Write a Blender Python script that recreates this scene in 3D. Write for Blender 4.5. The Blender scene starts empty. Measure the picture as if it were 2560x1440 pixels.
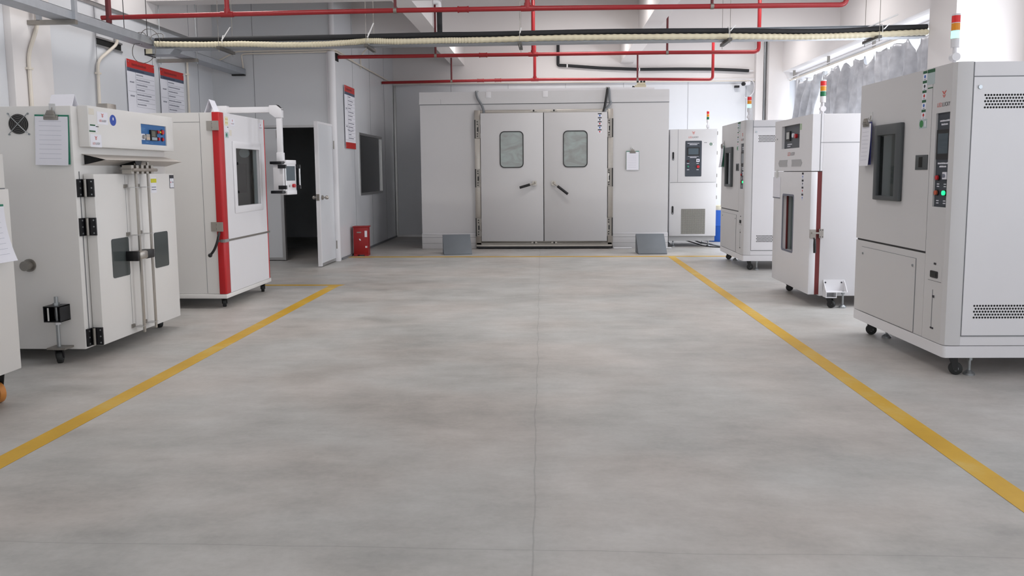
import bpy, bmesh, math, random
from mathutils import Vector, Matrix
random.seed(7)
S = bpy.context.scene
C = S.collection
R = math.radians

# ------------------------------------------------------------------ camera
def make_camera():
    f, cx, cy = 1900.0, 1280.0, 620.0
    d = Vector(((1377 - cx) / f, (cy - 430) / f, -1)).normalized()
    h = Vector((1, .008, 0))
    Z = h.cross(d).normalized()
    X = d.cross(Z).normalized()
    if Z.y < 0:
        Z, X = -Z, -X
    cam = bpy.data.cameras.new('camera')
    o = bpy.data.objects.new('camera', cam)
    C.objects.link(o)
    M = Matrix((X, d, Z)).to_4x4()
    M.translation = Vector((0, 0, 1.3))
    o.matrix_world = M
    cam.sensor_width = 36
    cam.lens = f / 2560 * 36
    cam.shift_y = -100 / 2560
    cam.clip_end = 200
    S.camera = o
make_camera()

# ------------------------------------------------------------------ world, lights, exposure
S.view_settings.view_transform = 'Standard'
S.view_settings.look = 'None'
S.view_settings.gamma = 1
S.view_settings.exposure = 0.08
S.view_settings.use_curve_mapping = False
W = bpy.data.worlds.new('world')
S.world = W
W.use_nodes = True
bg = W.node_tree.nodes['Background']
bg.inputs[0].default_value = (.93, .96, 1, 1)
bg.inputs[1].default_value = 2.2

def area(name, loc, rot, sx, sy, power, col=(1, 1, 1), spread=180):
    L = bpy.data.lights.new(name, 'AREA')
    L.shape = 'RECTANGLE'
    L.size, L.size_y = sx, sy
    L.energy = power
    L.color = col
    L.spread = R(spread)
    o = bpy.data.objects.new(name, L)
    o.location = loc
    o.rotation_euler = rot
    C.objects.link(o)
    return o
DAY = (.90, .94, 1)
# daylight entering through the windows of the right wall (area lamps stand in the window openings)
for i, (y0, y1, z0, z1, p) in enumerate(((9.1, 15.1, .95, 2.25, 205), (5.2, 7.5, .95, 2.9, 72), (-.4, 3.3, .95, 2.9, 16), (-4.6, -1.2, .95, 2.9, 12))):
    area('daylight_window_%s' % 'abcd'[i], (4.85, (y0 + y1) / 2, (z0 + z1) / 2), (0, R(90), 0), z1 - z0, y1 - y0, p, DAY)
# unseen fill lamp added behind the camera
area('rear_fill', (0, -5.9, 2.1), (R(90), 0, 0), 8.5, 2.3, 14, (1, .93, .85))
# unseen fill lamps added under the ceiling, without fixtures
CEIL_FILL = [(-3.9, 8.6, 16), (-3.9, 5.2, 12)] + [(x, y, p) for y, p in ((-3.0, 4), (2.2, 9), (6.6, 26)) for x in (-3.2, 0, 3.0)] + [(.4, 10.9, 26), (3.3, 10.9, 24), (.4, 14.1, 22), (3.3, 14.1, 24), (-1.0, 13.6, 12)]
for i, (x, y, p) in enumerate(CEIL_FILL):
    area('ceiling_fill.%03d' % i, (x, y, 3.93), (0, 0, 0), 1.2, .14, p, (1, .975, .955))

# ------------------------------------------------------------------ materials
def lin(c):
    return tuple(((v / 255) / 12.92 if v / 255 <= .04045 else ((v / 255 + .055) / 1.055) ** 2.4) for v in c) + (1,)
MC = {}
def mat(name, rgb, rough=.5, metal=0, spec=.5, var=.03, scale=6, bump=0, emit=None, estr=0, coat=0, alpha=None):
    if name in MC: return MC[name]
    m = bpy.data.materials.new(name)
    m.use_nodes = True
    nt = m.node_tree
    b = nt.nodes['Principled BSDF']
    c = lin(rgb)
    tc = nt.nodes.new('ShaderNodeTexCoord')
    n = nt.nodes.new('ShaderNodeTexNoise')
    n.inputs['Scale'].default_value = scale
    n.inputs['Detail'].default_value = 4
    nt.links.new(tc.outputs['Object'], n.inputs['Vector'])
    mr = nt.nodes.new('ShaderNodeMix')
    mr.data_type = 'RGBA'
    mr.inputs[6].default_value = tuple(max(0, v * (1 - var)) for v in c[:3]) + (1,)
    mr.inputs[7].default_value = tuple(min(1, v * (1 + var)) for v in c[:3]) + (1,)
    nt.links.new(n.outputs['Fac'], mr.inputs[0])
    nt.links.new(mr.outputs[2], b.inputs['Base Color'])
    b.inputs['Roughness'].default_value = rough
    b.inputs['Metallic'].default_value = metal
    b.inputs['Specular IOR Level'].default_value = spec
    b.inputs['Coat Weight'].default_value = coat
    if bump:
        bp = nt.nodes.new('ShaderNodeBump')
        bp.inputs['Strength'].default_value = bump
        bp.inputs['Distance'].default_value = .004
        nt.links.new(n.outputs['Fac'], bp.inputs['Height'])
        nt.links.new(bp.outputs['Normal'], b.inputs['Normal'])
    if emit:
        b.inputs['Emission Color'].default_value = lin(emit)
        b.inputs['Emission Strength'].default_value = estr
    MC[name] = m
    return m

CREAM = mat('cream_enamel', (224, 222, 219), .38, var=.012)
WHITE = mat('white_enamel', (226, 225, 228), .36, var=.012)
GREYW = mat('pale_grey_enamel', (206, 205, 206), .4, var=.012)
PLAST = mat('wall_plaster', (224, 220, 219), .8, var=.02, scale=2)
BLUEG = mat('blue_grey_wall_panel', (214, 216, 220), .3, var=.015, scale=1.2)
BLUEG2 = mat('grey_room_panel', (206, 208, 211), .32, var=.015, scale=1.2)
SEAM = mat('panel_seam', (120, 122, 126), .6)
ALU = mat('aluminium', (190, 190, 190), .32, .85)
STEEL = mat('brushed_stainless', (178, 173, 166), .33, .85, var=.08, scale=30)
STEELD = mat('dull_steel', (150, 146, 140), .4, .85, var=.1, scale=25)
GALV = mat('galvanised_tray', (168, 172, 178), .45, .55, var=.12, scale=14)
ZINC = mat('zinc', (170, 175, 178), .3, .9)
BLACK = mat('black_plastic', (22, 22, 24), .45)
BLKM = mat('black_hinge', (18, 19, 24), .35)
RUB = mat('rubber', (34, 36, 36), .6)
FOAM = mat('black_pipe_foam', (32, 33, 36), .75, var=.15, scale=12, bump=.3)
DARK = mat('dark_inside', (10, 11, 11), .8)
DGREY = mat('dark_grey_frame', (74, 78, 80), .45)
PANELD = mat('dark_panel', (56, 62, 70), .35)
RED = mat('red_enamel', (186, 28, 34), .35, var=.04)
REDP = mat('red_pipe_paint', (146, 28, 34), .35, var=.12, scale=9)
REDB = mat('red_box_paint', (150, 14, 20), .45, var=.12, scale=9)
PAPER = mat('paper', (232, 232, 240), .8)
INK = mat('ink', (120, 122, 135), .8)
INKD = mat('dark_ink', (60, 60, 66), .8)
LRED = mat('logo_red', (204, 104, 94), .6)
BOARD = mat('green_clipboard', (30, 122, 96), .5)
BOARDB = mat('blue_clipboard', (52, 56, 112), .5)
GREEN = mat('sticker_green', (38, 92, 62), .6)
STBLUE = mat('sticker_blue', (52, 100, 180), .5)
STRED = mat('sticker_red', (190, 60, 60), .6)
YELST = mat('sticker_yellow', (205, 200, 40), .6)
PBLUE = mat('blue_panel', (28, 98, 160), .35)
BTNR = mat('red_button', (190, 28, 36), .35)
BTNG = mat('green_button_lit', (30, 210, 120), .4, emit=(40, 255, 150), estr=1.3)
BTNGD = mat('green_button', (40, 130, 100), .4)
LCD = mat('lcd', (74, 86, 94), .15)
CONDC = mat('cream_corrugated', (212, 204, 178), .6, var=.05)
CONDW = mat('cream_conduit', (222, 214, 202), .5)
TIE = mat('white_tie', (235, 235, 235), .4)
GCOND = mat('grey_conduit', (120, 124, 128), .5)
RAMPM = mat('ramp_grey', (112, 118, 124), .55, .2, var=.08)
ORANGE = mat('orange_wheel', (200, 130, 60), .5)
DRUM = mat('drum_blue', (20, 84, 176), .4)
YEL = None
L_R = mat('lens_red', (214, 40, 40), .3, emit=(214, 30, 30), estr=.12)
L_A = mat('lens_amber', (216, 138, 20), .3, emit=(216, 130, 10), estr=.12)
L_G = mat('lens_green', (20, 112, 70), .3)
L_GL = mat('lens_green_lit', (120, 255, 200), .3, emit=(130, 255, 205), estr=2.6)
SEALR = mat('red_seal', (104, 34, 34), .6)
ILAMP = mat('inner_lamp', (235, 235, 235), .4)

def floor_mat():
    m = bpy.data.materials.new('concrete_floor'); m.use_nodes = True
    nt = m.node_tree; N = nt.nodes; Lk = nt.links; b = N['Principled BSDF']
    tc = N.new('ShaderNodeTexCoord')
    def noise(sx, sy, detail, rough=.55, off=0):
        mp = N.new('ShaderNodeMapping'); mp.inputs['Scale'].default_value = (sx, sy, 1); mp.inputs['Location'].default_value = (off, off * .7, 0)
        Lk.new(tc.outputs['Object'], mp.inputs[0])
        n = N.new('ShaderNodeTexNoise'); n.inputs['Scale'].default_value = 1; n.inputs['Detail'].default_value = detail; n.inputs['Roughness'].default_value = rough
        Lk.new(mp.outputs[0], n.inputs['Vector']); return n.outputs['Fac']
    def mth(op, a, v=None, w=None):
        n = N.new('ShaderNodeMath'); n.operation = op
        for i, q in enumerate((a, v, w)):
            if q is None: continue
            if isinstance(q, (int, float)): n.inputs[i].default_value = q
            else: Lk.new(q, n.inputs[i])
        return n.outputs[0]
    big = noise(.55, .55, 3, .5)
    mid = noise(1.5, 2.0, 5, .6, 5)
    streak = noise(2.2, 7, 5, .65, 11)
    fine = noise(38, 38, 3, .6, 3)
    mot = noise(4.2, 6.5, 4, .7, 17)
    hue = noise(.9, 1.1, 2, .5, 21)
    t = mth('MULTIPLY', big, .26)
    t = mth('MULTIPLY_ADD', mid, .36, t)
    t = mth('MULTIPLY_ADD', streak, .14, t)
    t = mth('MULTIPLY_ADD', mot, .2, t)
    t = mth('MULTIPLY_ADD', fine, .08, t)
    cr = N.new('ShaderNodeValToRGB')
    cr.color_ramp.elements[0].position = .37; cr.color_ramp.elements[0].color = lin((150, 147, 143))
    cr.color_ramp.elements[1].position = .64; cr.color_ramp.elements[1].color = lin((197, 193, 190))
    e = cr.color_ramp.elements.new(.5); e.color = lin((176, 172, 168))
    Lk.new(t, cr.inputs[0])
    hr = N.new('ShaderNodeValToRGB')
    hr.color_ramp.elements[0].position = .4; hr.color_ramp.elements[0].color = (.95, .99, 1, 1)
    hr.color_ramp.elements[1].position = .62; hr.color_ramp.elements[1].color = (1, .985, .97, 1)
    Lk.new(hue, hr.inputs[0])
    mx = N.new('ShaderNodeMix'); mx.data_type = 'RGBA'; mx.blend_type = 'MULTIPLY'; mx.inputs[0].default_value = .9
    Lk.new(cr.outputs[0], mx.inputs[6]); Lk.new(hr.outputs[0], mx.inputs[7])
    # joints sawn into the slab: one down the room, one across
    sep = N.new('ShaderNodeSeparateXYZ'); Lk.new(tc.outputs['Object'], sep.inputs[0])
    wob = noise(.01, 1.7, 3, .5, 31)
    wobx = noise(1.7, .01, 3, .5, 41)
    xl = mth('ADD', sep.outputs[0], mth('MULTIPLY_ADD', sep.outputs[1], .012, .035))
    dx = mth('ABSOLUTE', mth('SUBTRACT', xl, mth('MULTIPLY_ADD', wob, .06, -.03)))
    dy = mth('ABSOLUTE', mth('SUBTRACT', mth('SUBTRACT', sep.outputs[1], 2.51), mth('MULTIPLY_ADD', wobx, .05, -.025)))
    jx = mth('LESS_THAN', dx, .0032); jy = mth('LESS_THAN', dy, .0028)
    j = mth('MAXIMUM', mth('MULTIPLY', jx, .2), mth('MULTIPLY', jy, .16))
    soft = mth('MULTIPLY', mth('SUBTRACT', 1, mth('SMOOTH_MIN', mth('MULTIPLY', mth('MINIMUM', dx, mth('MULTIPLY', dy, 1.6)), 16), 1, .1)), .05)
    j = mth('ADD', j, mth('MAXIMUM', soft, 0))
    mj = N.new('ShaderNodeMix'); mj.data_type = 'RGBA'; Lk.new(j, mj.inputs[0])
    Lk.new(mx.outputs[2], mj.inputs[6]); mj.inputs[7].default_value = lin((60, 57, 54))
    Lk.new(mj.outputs[2], b.inputs['Base Color'])
    rr = mth('MULTIPLY_ADD', mid, .3, .33); Lk.new(rr, b.inputs['Roughness'])
    b.inputs['Specular IOR Level'].default_value = .35
    bp = N.new('ShaderNodeBump'); bp.inputs['Strength'].default_value = .12; bp.inputs['Distance'].default_value = .01
    Lk.new(t, bp.inputs['Height']); Lk.new(bp.outputs[0], b.inputs['Normal'])
    return m
FLOORM = floor_mat()

def paint_mat():
    m = bpy.data.materials.new('yellow_floor_paint'); m.use_nodes = True
    nt = m.node_tree; N = nt.nodes; Lk = nt.links; b = N['Principled BSDF']
    tc = N.new('ShaderNodeTexCoord')
    n = N.new('ShaderNodeTexNoise'); n.inputs['Scale'].default_value = 2.3; n.inputs['Detail'].default_value = 6; n.inputs['Roughness'].default_value = .65
    Lk.new(tc.outputs['Object'], n.inputs['Vector'])
    cr = N.new('ShaderNodeValToRGB')
    cr.color_ramp.elements[0].position = .35; cr.color_ramp.elements[0].color = lin((196, 152, 16))
    cr.color_ramp.elements[1].position = .7; cr.color_ramp.elements[1].color = lin((206, 178, 96))
    e = cr.color_ramp.elements.new(.52); e.color = lin((204, 160, 28))
    Lk.new(n.outputs['Fac'], cr.inputs[0]); Lk.new(cr.outputs[0], b.inputs['Base Color'])
    b.inputs['Roughness'].default_value = .5
    return m
YEL = paint_mat()

def glass_mat(name, tint, refl=.12, trans=.75, rough=.03):
    m = bpy.data.materials.new(name); m.use_nodes = True
    nt = m.node_tree; N = nt.nodes; Lk = nt.links
    out = N['Material Output']; N.remove(N['Principled BSDF'])
    tr = N.new('ShaderNodeBsdfTransparent'); tr.inputs[0].default_value = tuple(v * trans for v in lin(tint)[:3]) + (1,)
    gl = N.new('ShaderNodeBsdfGlossy'); gl.inputs[0].default_value = (1, 1, 1, 1); gl.inputs[1].default_value = rough
    fr = N.new('ShaderNodeFresnel'); fr.inputs[0].default_value = 1.5
    ad = N.new('ShaderNodeMath'); ad.operation = 'MULTIPLY_ADD'; ad.inputs[1].default_value = 1; ad.inputs[2].default_value = refl - .04
    Lk.new(fr.outputs[0], ad.inputs[0])
    ge = N.new('ShaderNodeNewGeometry'); fb = N.new('ShaderNodeMath'); fb.operation = 'SUBTRACT'; fb.inputs[0].default_value = 1
    Lk.new(ge.outputs['Backfacing'], fb.inputs[1])
    m2 = N.new('ShaderNodeMath'); m2.operation = 'MULTIPLY'; Lk.new(ad.outputs[0], m2.inputs[0]); Lk.new(fb.outputs[0], m2.inputs[1]); ad = m2
    mx = N.new('ShaderNodeMixShader'); Lk.new(ad.outputs[0], mx.inputs[0]); Lk.new(tr.outputs[0], mx.inputs[1]); Lk.new(gl.outputs[0], mx.inputs[2])
    Lk.new(mx.outputs[0], out.inputs[0])
    return m
GLASS = glass_mat('machine_glass', (230, 238, 238), .07, .9)
GLASSW = glass_mat('window_glass', (250, 252, 255), .05, .98)
GLASSD = glass_mat('dark_room_glass', (150, 165, 160), .1, .6)

def frost_mat():
    m = bpy.data.materials.new('film_covered_glass'); m.use_nodes = True
    nt = m.node_tree; N = nt.nodes; Lk = nt.links; b = N['Principled BSDF']
    tc = N.new('ShaderNodeTexCoord'); mp = N.new('ShaderNodeMapping'); mp.inputs['Scale'].default_value = (2.4, 1, 4.5); Lk.new(tc.outputs['Object'], mp.inputs[0])
    n = N.new('ShaderNodeTexNoise'); n.inputs['Scale'].default_value = 1.3; n.inputs['Detail'].default_value = 3; n.inputs['Distortion'].default_value = 1.2
    Lk.new(mp.outputs[0], n.inputs['Vector'])
    cr = N.new('ShaderNodeValToRGB')
    cr.color_ramp.elements[0].position = .36; cr.color_ramp.elements[0].color = lin((140, 143, 140))
    cr.color_ramp.elements[1].position = .62; cr.color_ramp.elements[1].color = lin((156, 166, 164))
    Lk.new(n.outputs['Fac'], cr.inputs[0]); Lk.new(cr.outputs[0], b.inputs['Base Color'])
    b.inputs['Roughness'].default_value = .22
    bp = N.new('ShaderNodeBump'); bp.inputs['Strength'].default_value = .08; bp.inputs['Distance'].default_value = .02
    Lk.new(n.outputs['Fac'], bp.inputs['Height']); Lk.new(bp.outputs[0], b.inputs['Normal'])
    return m
FROST = frost_mat()
TINT = mat('smoked_glass', (70, 76, 76), .12, spec=.6, var=.1, scale=3)

def curtain_mat():
    m = bpy.data.materials.new('silver_curtain'); m.use_nodes = True
    nt = m.node_tree; N = nt.nodes; Lk = nt.links; b = N['Principled BSDF']; out = N['Material Output']
    tc = N.new('ShaderNodeTexCoord'); n = N.new('ShaderNodeTexNoise'); n.inputs['Scale'].default_value = 7; n.inputs['Detail'].default_value = 5
    Lk.new(tc.outputs['Object'], n.inputs['Vector'])
    cr = N.new('ShaderNodeValToRGB')
    cr.color_ramp.elements[0].position = .3; cr.color_ramp.elements[0].color = lin((172, 173, 178))
    cr.color_ramp.elements[1].position = .7; cr.color_ramp.elements[1].color = lin((214, 215, 219))
    Lk.new(n.outputs['Fac'], cr.inputs[0]); Lk.new(cr.outputs[0], b.inputs['Base Color'])
    b.inputs['Roughness'].default_value = .42; b.inputs['Metallic'].default_value = .35
    bp = N.new('ShaderNodeBump'); bp.inputs['Strength'].default_value = .3; bp.inputs['Distance'].default_value = .02
    Lk.new(n.outputs['Fac'], bp.inputs['Height']); Lk.new(bp.outputs[0], b.inputs['Normal'])
    tl = N.new('ShaderNodeBsdfTranslucent'); tl.inputs[0].default_value = lin((205, 205, 208))
    mx = N.new('ShaderNodeMixShader'); mx.inputs[0].default_value = .22
    Lk.new(b.outputs[0], mx.inputs[1]); Lk.new(tl.outputs[0], mx.inputs[2]); Lk.new(mx.outputs[0], out.inputs[0])
    return m
CURT = curtain_mat()

# ------------------------------------------------------------------ mesh builder
FONT_CACHE = {}
class MB:
    def __init__(s):
        s.v = []; s.f = []; s.mi = []; s.mats = []
    def m(s, material):
        if material not in s.mats: s.mats.append(material)
        return s.mats.index(material)
    def add(s, vs, fs, material):
        o = len(s.v); k = s.m(material)
        s.v += [tuple(v) for v in vs]
        for f in fs:
            s.f.append([i + o for i in f]); s.mi.append(k)
        return s
    def box(s, x0, x1, y0, y1, z0, z1, material):
        v = [(x, y, z) for x in (x0, x1) for y in (y0, y1) for z in (z0, z1)]
        return s.add(v, [(0, 1, 3, 2), (4, 6, 7, 5), (0, 4, 5, 1), (2, 3, 7, 6), (0, 2, 6, 4), (1, 5, 7, 3)], material)
    def prism(s, poly, axis, a0, a1, material):
        """polygon given in the two other axes, extruded along axis"""
        def p(u, w, a):
            return {'x': (a, u, w), 'y': (u, a, w), 'z': (u, w, a)}[axis]
        n = len(poly)
        v = [p(u, w, a0) for u, w in poly] + [p(u, w, a1) for u, w in poly]
        f = [tuple(range(n))[::-1], tuple(range(n, 2 * n))] + [(i, (i + 1) % n, n + (i + 1) % n, n + i) for i in range(n)]
        return s.add(v, f, material)
    def ring(s, outer, inner, y0, y1, material):
        """frame between two polygons (x,z) with equal counts, extruded in y"""
        n = len(outer)
        v = [(x, y0, z) for x, z in outer] + [(x, y0, z) for x, z in inner] + [(x, y1, z) for x, z in outer] + [(x, y1, z) for x, z in inner]
        f = []
        for i in range(n):
            j = (i + 1) % n
            f += [(i, j, n + j, n + i), (2 * n + i, 3 * n + i, 3 * n + j, 2 * n + j), (i, 2 * n + i, 2 * n + j, j), (n + i, n + j, 3 * n + j, 3 * n + i)]
        return s.add(v, f, material)
    def plate(s, x0, x1, z0, z1, y0, y1, holes, material):
        """slab in the xz plane from y0 to y1 with rectangular through holes"""
        xs = sorted({x0, x1} | {h[0] for h in holes} | {h[1] for h in holes})
        zs = sorted({z0, z1} | {h[2] for h in holes} | {h[3] for h in holes})
        nx, nz = len(xs) - 1, len(zs) - 1
        def solid(i, j):
            if i < 0 or j < 0 or i >= nx or j >= nz: return False
            cx, cz = (xs[i] + xs[i + 1]) / 2, (zs[j] + zs[j + 1]) / 2
            return not any(h[0] < cx < h[1] and h[2] < cz < h[3] for h in holes)
        idx = {}; v = []
        def V(i, j, k):
            if (i, j, k) not in idx:
                idx[(i, j, k)] = len(v); v.append((xs[i], (y0, y1)[k], zs[j]))
            return idx[(i, j, k)]
        f = []
        for i in range(nx):
            for j in range(nz):
                if not solid(i, j): continue
                f.append((V(i, j, 0), V(i + 1, j, 0), V(i + 1, j + 1, 0), V(i, j + 1, 0)))
                f.append((V(i, j, 1), V(i, j + 1, 1), V(i + 1, j + 1, 1), V(i + 1, j, 1)))
                if not solid(i - 1, j): f.append((V(i, j, 0), V(i, j + 1, 0), V(i, j + 1, 1), V(i, j, 1)))
                if not solid(i + 1, j): f.append((V(i + 1, j, 0), V(i + 1, j, 1), V(i + 1, j + 1, 1), V(i + 1, j + 1, 0)))
                if not solid(i, j - 1): f.append((V(i, j, 0), V(i, j, 1), V(i + 1, j, 1), V(i + 1, j, 0)))
                if not solid(i, j + 1): f.append((V(i, j + 1, 0), V(i + 1, j + 1, 0), V(i + 1, j + 1, 1), V(i, j + 1, 1)))
        return s.add(v, f, material)
    def cyl(s, p0, p1, r, material, n=16, r1=None):
        return s.tube([p0, p1], r, material, n, radii=[r, r if r1 is None else r1])
    def tube(s, pts, r, material, n=10, radii=None, closed=False):
        P = [Vector(p) for p in pts]
        k = len(P)
        T = []
        for i in range(k):
            a = P[i - 1] if i else P[0]
            b = P[i + 1] if i < k - 1 else P[-1]
            T.append((b - a).normalized())
        up = Vector((0, 0, 1)) if abs(T[0].z) < .9 else Vector((1, 0, 0))
        nrm = T[0].cross(up).normalized()
        v = []
        for i in range(k):
            nrm = (nrm - T[i] * nrm.dot(T[i])).normalized()
            bn = T[i].cross(nrm)
            rr = radii[i] if radii else r
            for j in range(n):
                a = 2 * math.pi * j / n
                v.append(P[i] + nrm * math.cos(a) * rr + bn * math.sin(a) * rr)
        f = []
        for i in range(k - 1):
            for j in range(n):
                a, b = i * n + j, i * n + (j + 1) % n
                f.append((a, b, b + n, a + n))
        f.append(tuple(range(n))[::-1]); f.append(tuple(range((k - 1) * n, k * n)))
        return s.add(v, f, material)
    def disc(s, c, r, axis, material, n=12, t=.002, squash=1):
        cx, cy, cz = c
        pts = [(r * math.cos(2 * math.pi * i / n), r * squash * math.sin(2 * math.pi * i / n)) for i in range(n)]
        if axis == 'y': return s.prism([(cx + a, cz + b) for a, b in pts], 'y', cy - t, cy, material)
        if axis == 'x': return s.prism([(cy + a, cz + b) for a, b in pts], 'x', cx - t, cx, material)
        return s.prism([(cx + a, cy + b) for a, b in pts], 'z', cz, cz + t, material)
    def sphere(s, c, r, material, nu=14, nv=8, sz=1):
        v = []; f = []
        for j in range(nv + 1):
            ph = math.pi * j / nv
            for i in range(nu):
                a = 2 * math.pi * i / nu
                v.append((c[0] + r * math.sin(ph) * math.cos(a), c[1] + r * math.sin(ph) * math.sin(a), c[2] + r * sz * math.cos(ph)))
        for j in range(nv):
            for i in range(nu):
                f.append((j * nu + i, (j + 1) * nu + i, (j + 1) * nu + (i + 1) % nu, j * nu + (i + 1) % nu))
        return s.add(v, f, material)
    def text(s, body, cx, cz, w, y, material, t=.001, h=None):
        """flat lettering on a -y facing surface, centred at cx,cz and w wide"""
        if body not in FONT_CACHE:
            cu = bpy.data.curves.new('lettering', 'FONT'); cu.body = body; cu.size = 1; cu.resolution_u = 2
            ob = bpy.data.objects.new('lettering', cu)
            me = ob.to_mesh()
            FONT_CACHE[body] = ([tuple(q.co) for q in me.vertices], [tuple(p.vertices) for p in me.polygons])
            ob.to_mesh_clear(); bpy.data.objects.remove(ob); bpy.data.curves.remove(cu)
        V, F = FONT_CACHE[body]
        if not V: return s
        x0 = min(q[0] for q in V); x1 = max(q[0] for q in V); z0 = min(q[1] for q in V); z1 = max(q[1] for q in V)
        k = w / (x1 - x0); kz = k if h is None else h / (z1 - z0)
        return s.add([(cx + (q[0] - (x0 + x1) / 2) * k, y - t, cz + (q[1] - (z0 + z1) / 2) * kz) for q in V], F, material)
    def build(s, name, parent=None, bev=0, smooth=True, loc=None, rot=None):
        me = bpy.data.meshes.new(name)
        me.from_pydata(s.v, [], s.f)
        for m_ in s.mats: me.materials.append(m_)
        me.polygons.foreach_set('material_index', s.mi)
        bm = bmesh.new(); bm.from_mesh(me)
        bmesh.ops.recalc_face_normals(bm, faces=bm.faces)
        if bev:
            es = [e for e in bm.edges if len(e.link_faces) == 2 and e.calc_face_angle(0) > R(40)]
            bmesh.ops.bevel(bm, geom=es, offset=bev, segments=2, profile=.5, affect='EDGES', clamp_overlap=True)
        bm.to_mesh(me); bm.free()
        if smooth:
            me.shade_smooth() if hasattr(me, 'shade_smooth') else None
            me.set_sharp_from_angle(angle=R(32))
        o = bpy.data.objects.new(name, me)
        C.objects.link(o)
        if parent: o.parent = parent
        if loc: o.location = loc
        if rot: o.rotation_euler = rot
        return o

def empty(name, loc=(0, 0, 0), rz=0, label=None, cat=None, group=None):
    o = bpy.data.objects.new(name, None); C.objects.link(o)
    o.location = loc; o.rotation_euler = (0, 0, rz); o.empty_display_size = .2
    return tag(o, label, cat, group)
def tag(o, label=None, cat=None, group=None):
    if label: o['label'] = label
    if cat: o['category'] = cat
    if group: o['group'] = group
    return o
def struct(o):
    o['kind'] = 'structure'; return o
def copy_tree(o, parent=None):
    c = o.copy(); C.objects.link(c)
    if parent: c.parent = parent
    for ch in list(o.children):
        copy_tree(ch, c)
    return c
def rrect(x0, x1, z0, z1, r, n=5):
    P = []
    for cx, cz, a0 in ((x1 - r, z1 - r, 0), (x0 + r, z1 - r, 90), (x0 + r, z0 + r, 180), (x1 - r, z0 + r, 270)):
        for i in range(n + 1):
            a = R(a0 + 90 * i / n)
            P.append((cx + r * math.cos(a), cz + r * math.sin(a)))
    return P
def bend(pts, r=.05, n=5):
    """round the corners of a polyline"""
    P = [Vector(p) for p in pts]; out = [P[0]]
    for i in range(1, len(P) - 1):
        a, b = (P[i - 1] - P[i]), (P[i + 1] - P[i])
        q = min(r, a.length * .45, b.length * .45)
        A, B = P[i] + a.normalized() * q, P[i] + b.normalized() * q
        for k in range(n + 1):
            t = k / n
            out.append(A * (1 - t) ** 2 + P[i] * 2 * t * (1 - t) + B * t ** 2)
    out.append(P[-1]); return out

# ================================================================== THE SETTING
FL = MB().box(-7.2, 5.2, -6.2, 15.7, -.12, 0, FLOORM).build('floor'); struct(FL)
struct(MB().box(-5.2, 5.2, -6.2, 15.7, 4.35, 4.5, PLAST).build('ceiling'))

# left wall: sandwich panels to 3.15 m, plaster above, louvre slots
def seam_v(mb, fixed, axis, at, z0, z1, side):
    if axis == 'x':   # wall plane x = fixed, seam at y = at
        mb.box(fixed, fixed + side * .002, at - .003, at + .003, z0, z1, SEAM)
    else:
        mb.box(at - .003, at + .003, fixed, fixed + side * .002, z0, z1, SEAM)
wl = MB().box(-5.15, -5.0, -6.2, 11.2, 0, 3.15, BLUEG).box(-5.15, -4.97, -6.2, 11.2, 3.19, 4.35, PLAST).box(-5.15, -4.985, -6.2, 11.2, 3.15, 3.19, ALU)
for y in (-5.1, -3.95, -2.8, -1.65, -.5, .65, 1.8, 2.95, 4.1, 5.25, 6.4, 8.31, 9.5, 10.75):
    seam_v(wl, -5.0, 'x', y, 0, 3.15, 1)
for y in (10.45, 10.72): seam_v(wl, -4.97, 'x', y, 3.2, 4.3, 1)
WL = struct(wl.build('wall_left'))
for (y0, y1, z0, z1) in ((8.33, 8.62, 2.93, 3.0), (8.32, 8.80, 2.74, 2.81)):
    t = MB().box(-5.0, -4.996, y0, y1, z0, z1, DARK)
    for a, b, c, d in ((y0 - .015, y1 + .015, z1, z1 + .02), (y0 - .015, y1 + .015, z0 - .02, z0)):
        t.box(-5.0, -4.985, a, b, c, d, ALU)
    struct(t.build('trim_1'))
struct(MB().box(-5.0, -4.93, 6.88, 7.44, 0, 3.6, PLAST).build('pillar', bev=.004))
# small inner room: front wall with door opening, side wall with window
fw = MB().plate(-5.15, -3.17, 0, 4.35, 11.2, 11.28, [(-4.75, -3.26, -1, 1.985)], BLUEG2)
seam_v(fw, 11.2, 'y', -4.37, 1.99, 4.3, -1)
struct(fw.build('wall_inner_front'))
sw = MB()
hole = [(12.55, 14.2, .955, 1.955)]
# plate built in local xz, turned to lie in the yz plane
pl = MB().plate(11.28, 15.45, 0, 4.35, 0, .08, hole, BLUEG)
sw.v = [(-3.17 - y, x, z) for x, y, z in pl.v]; sw.f = pl.f; sw.mi = pl.mi; sw.mats = pl.mats
for y in (12.24, 13.4, 14.55): 
    sw.box(-3.17, -3.168, y - .003, y + .003, 0 if y != 13.4 else 1.98, 3.9, SEAM)
    if y == 13.4: sw.box(-3.17, -3.168, y - .003, y + .003, 0, .93, SEAM)
struct(sw.build('wall_inner_side'))
struct(MB().box(-5.2, -3.25, 11.28, 15.45, 3.0, 3.08, PLAST).box(-7.2, -5.15, 11.2, 15.45, 3.0, 3.08, PLAST).build('ceiling_inner'))  # unseen ceiling added to keep the inner room dark
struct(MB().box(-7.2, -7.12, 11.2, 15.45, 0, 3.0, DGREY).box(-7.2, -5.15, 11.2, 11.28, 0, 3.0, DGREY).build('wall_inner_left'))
struct(MB().cyl((-3.2, 11.17, 0), (-3.2, 11.17, 3.07), .058, WHITE, 20).cyl((-3.19, 11.2, 3.07), (-3.19, 11.2, 4.35), .04, WHITE, 16).box(-3.27, -3.2, 11.165, 11.2, 0, 3.05, WHITE).build('trim_2'))
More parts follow.
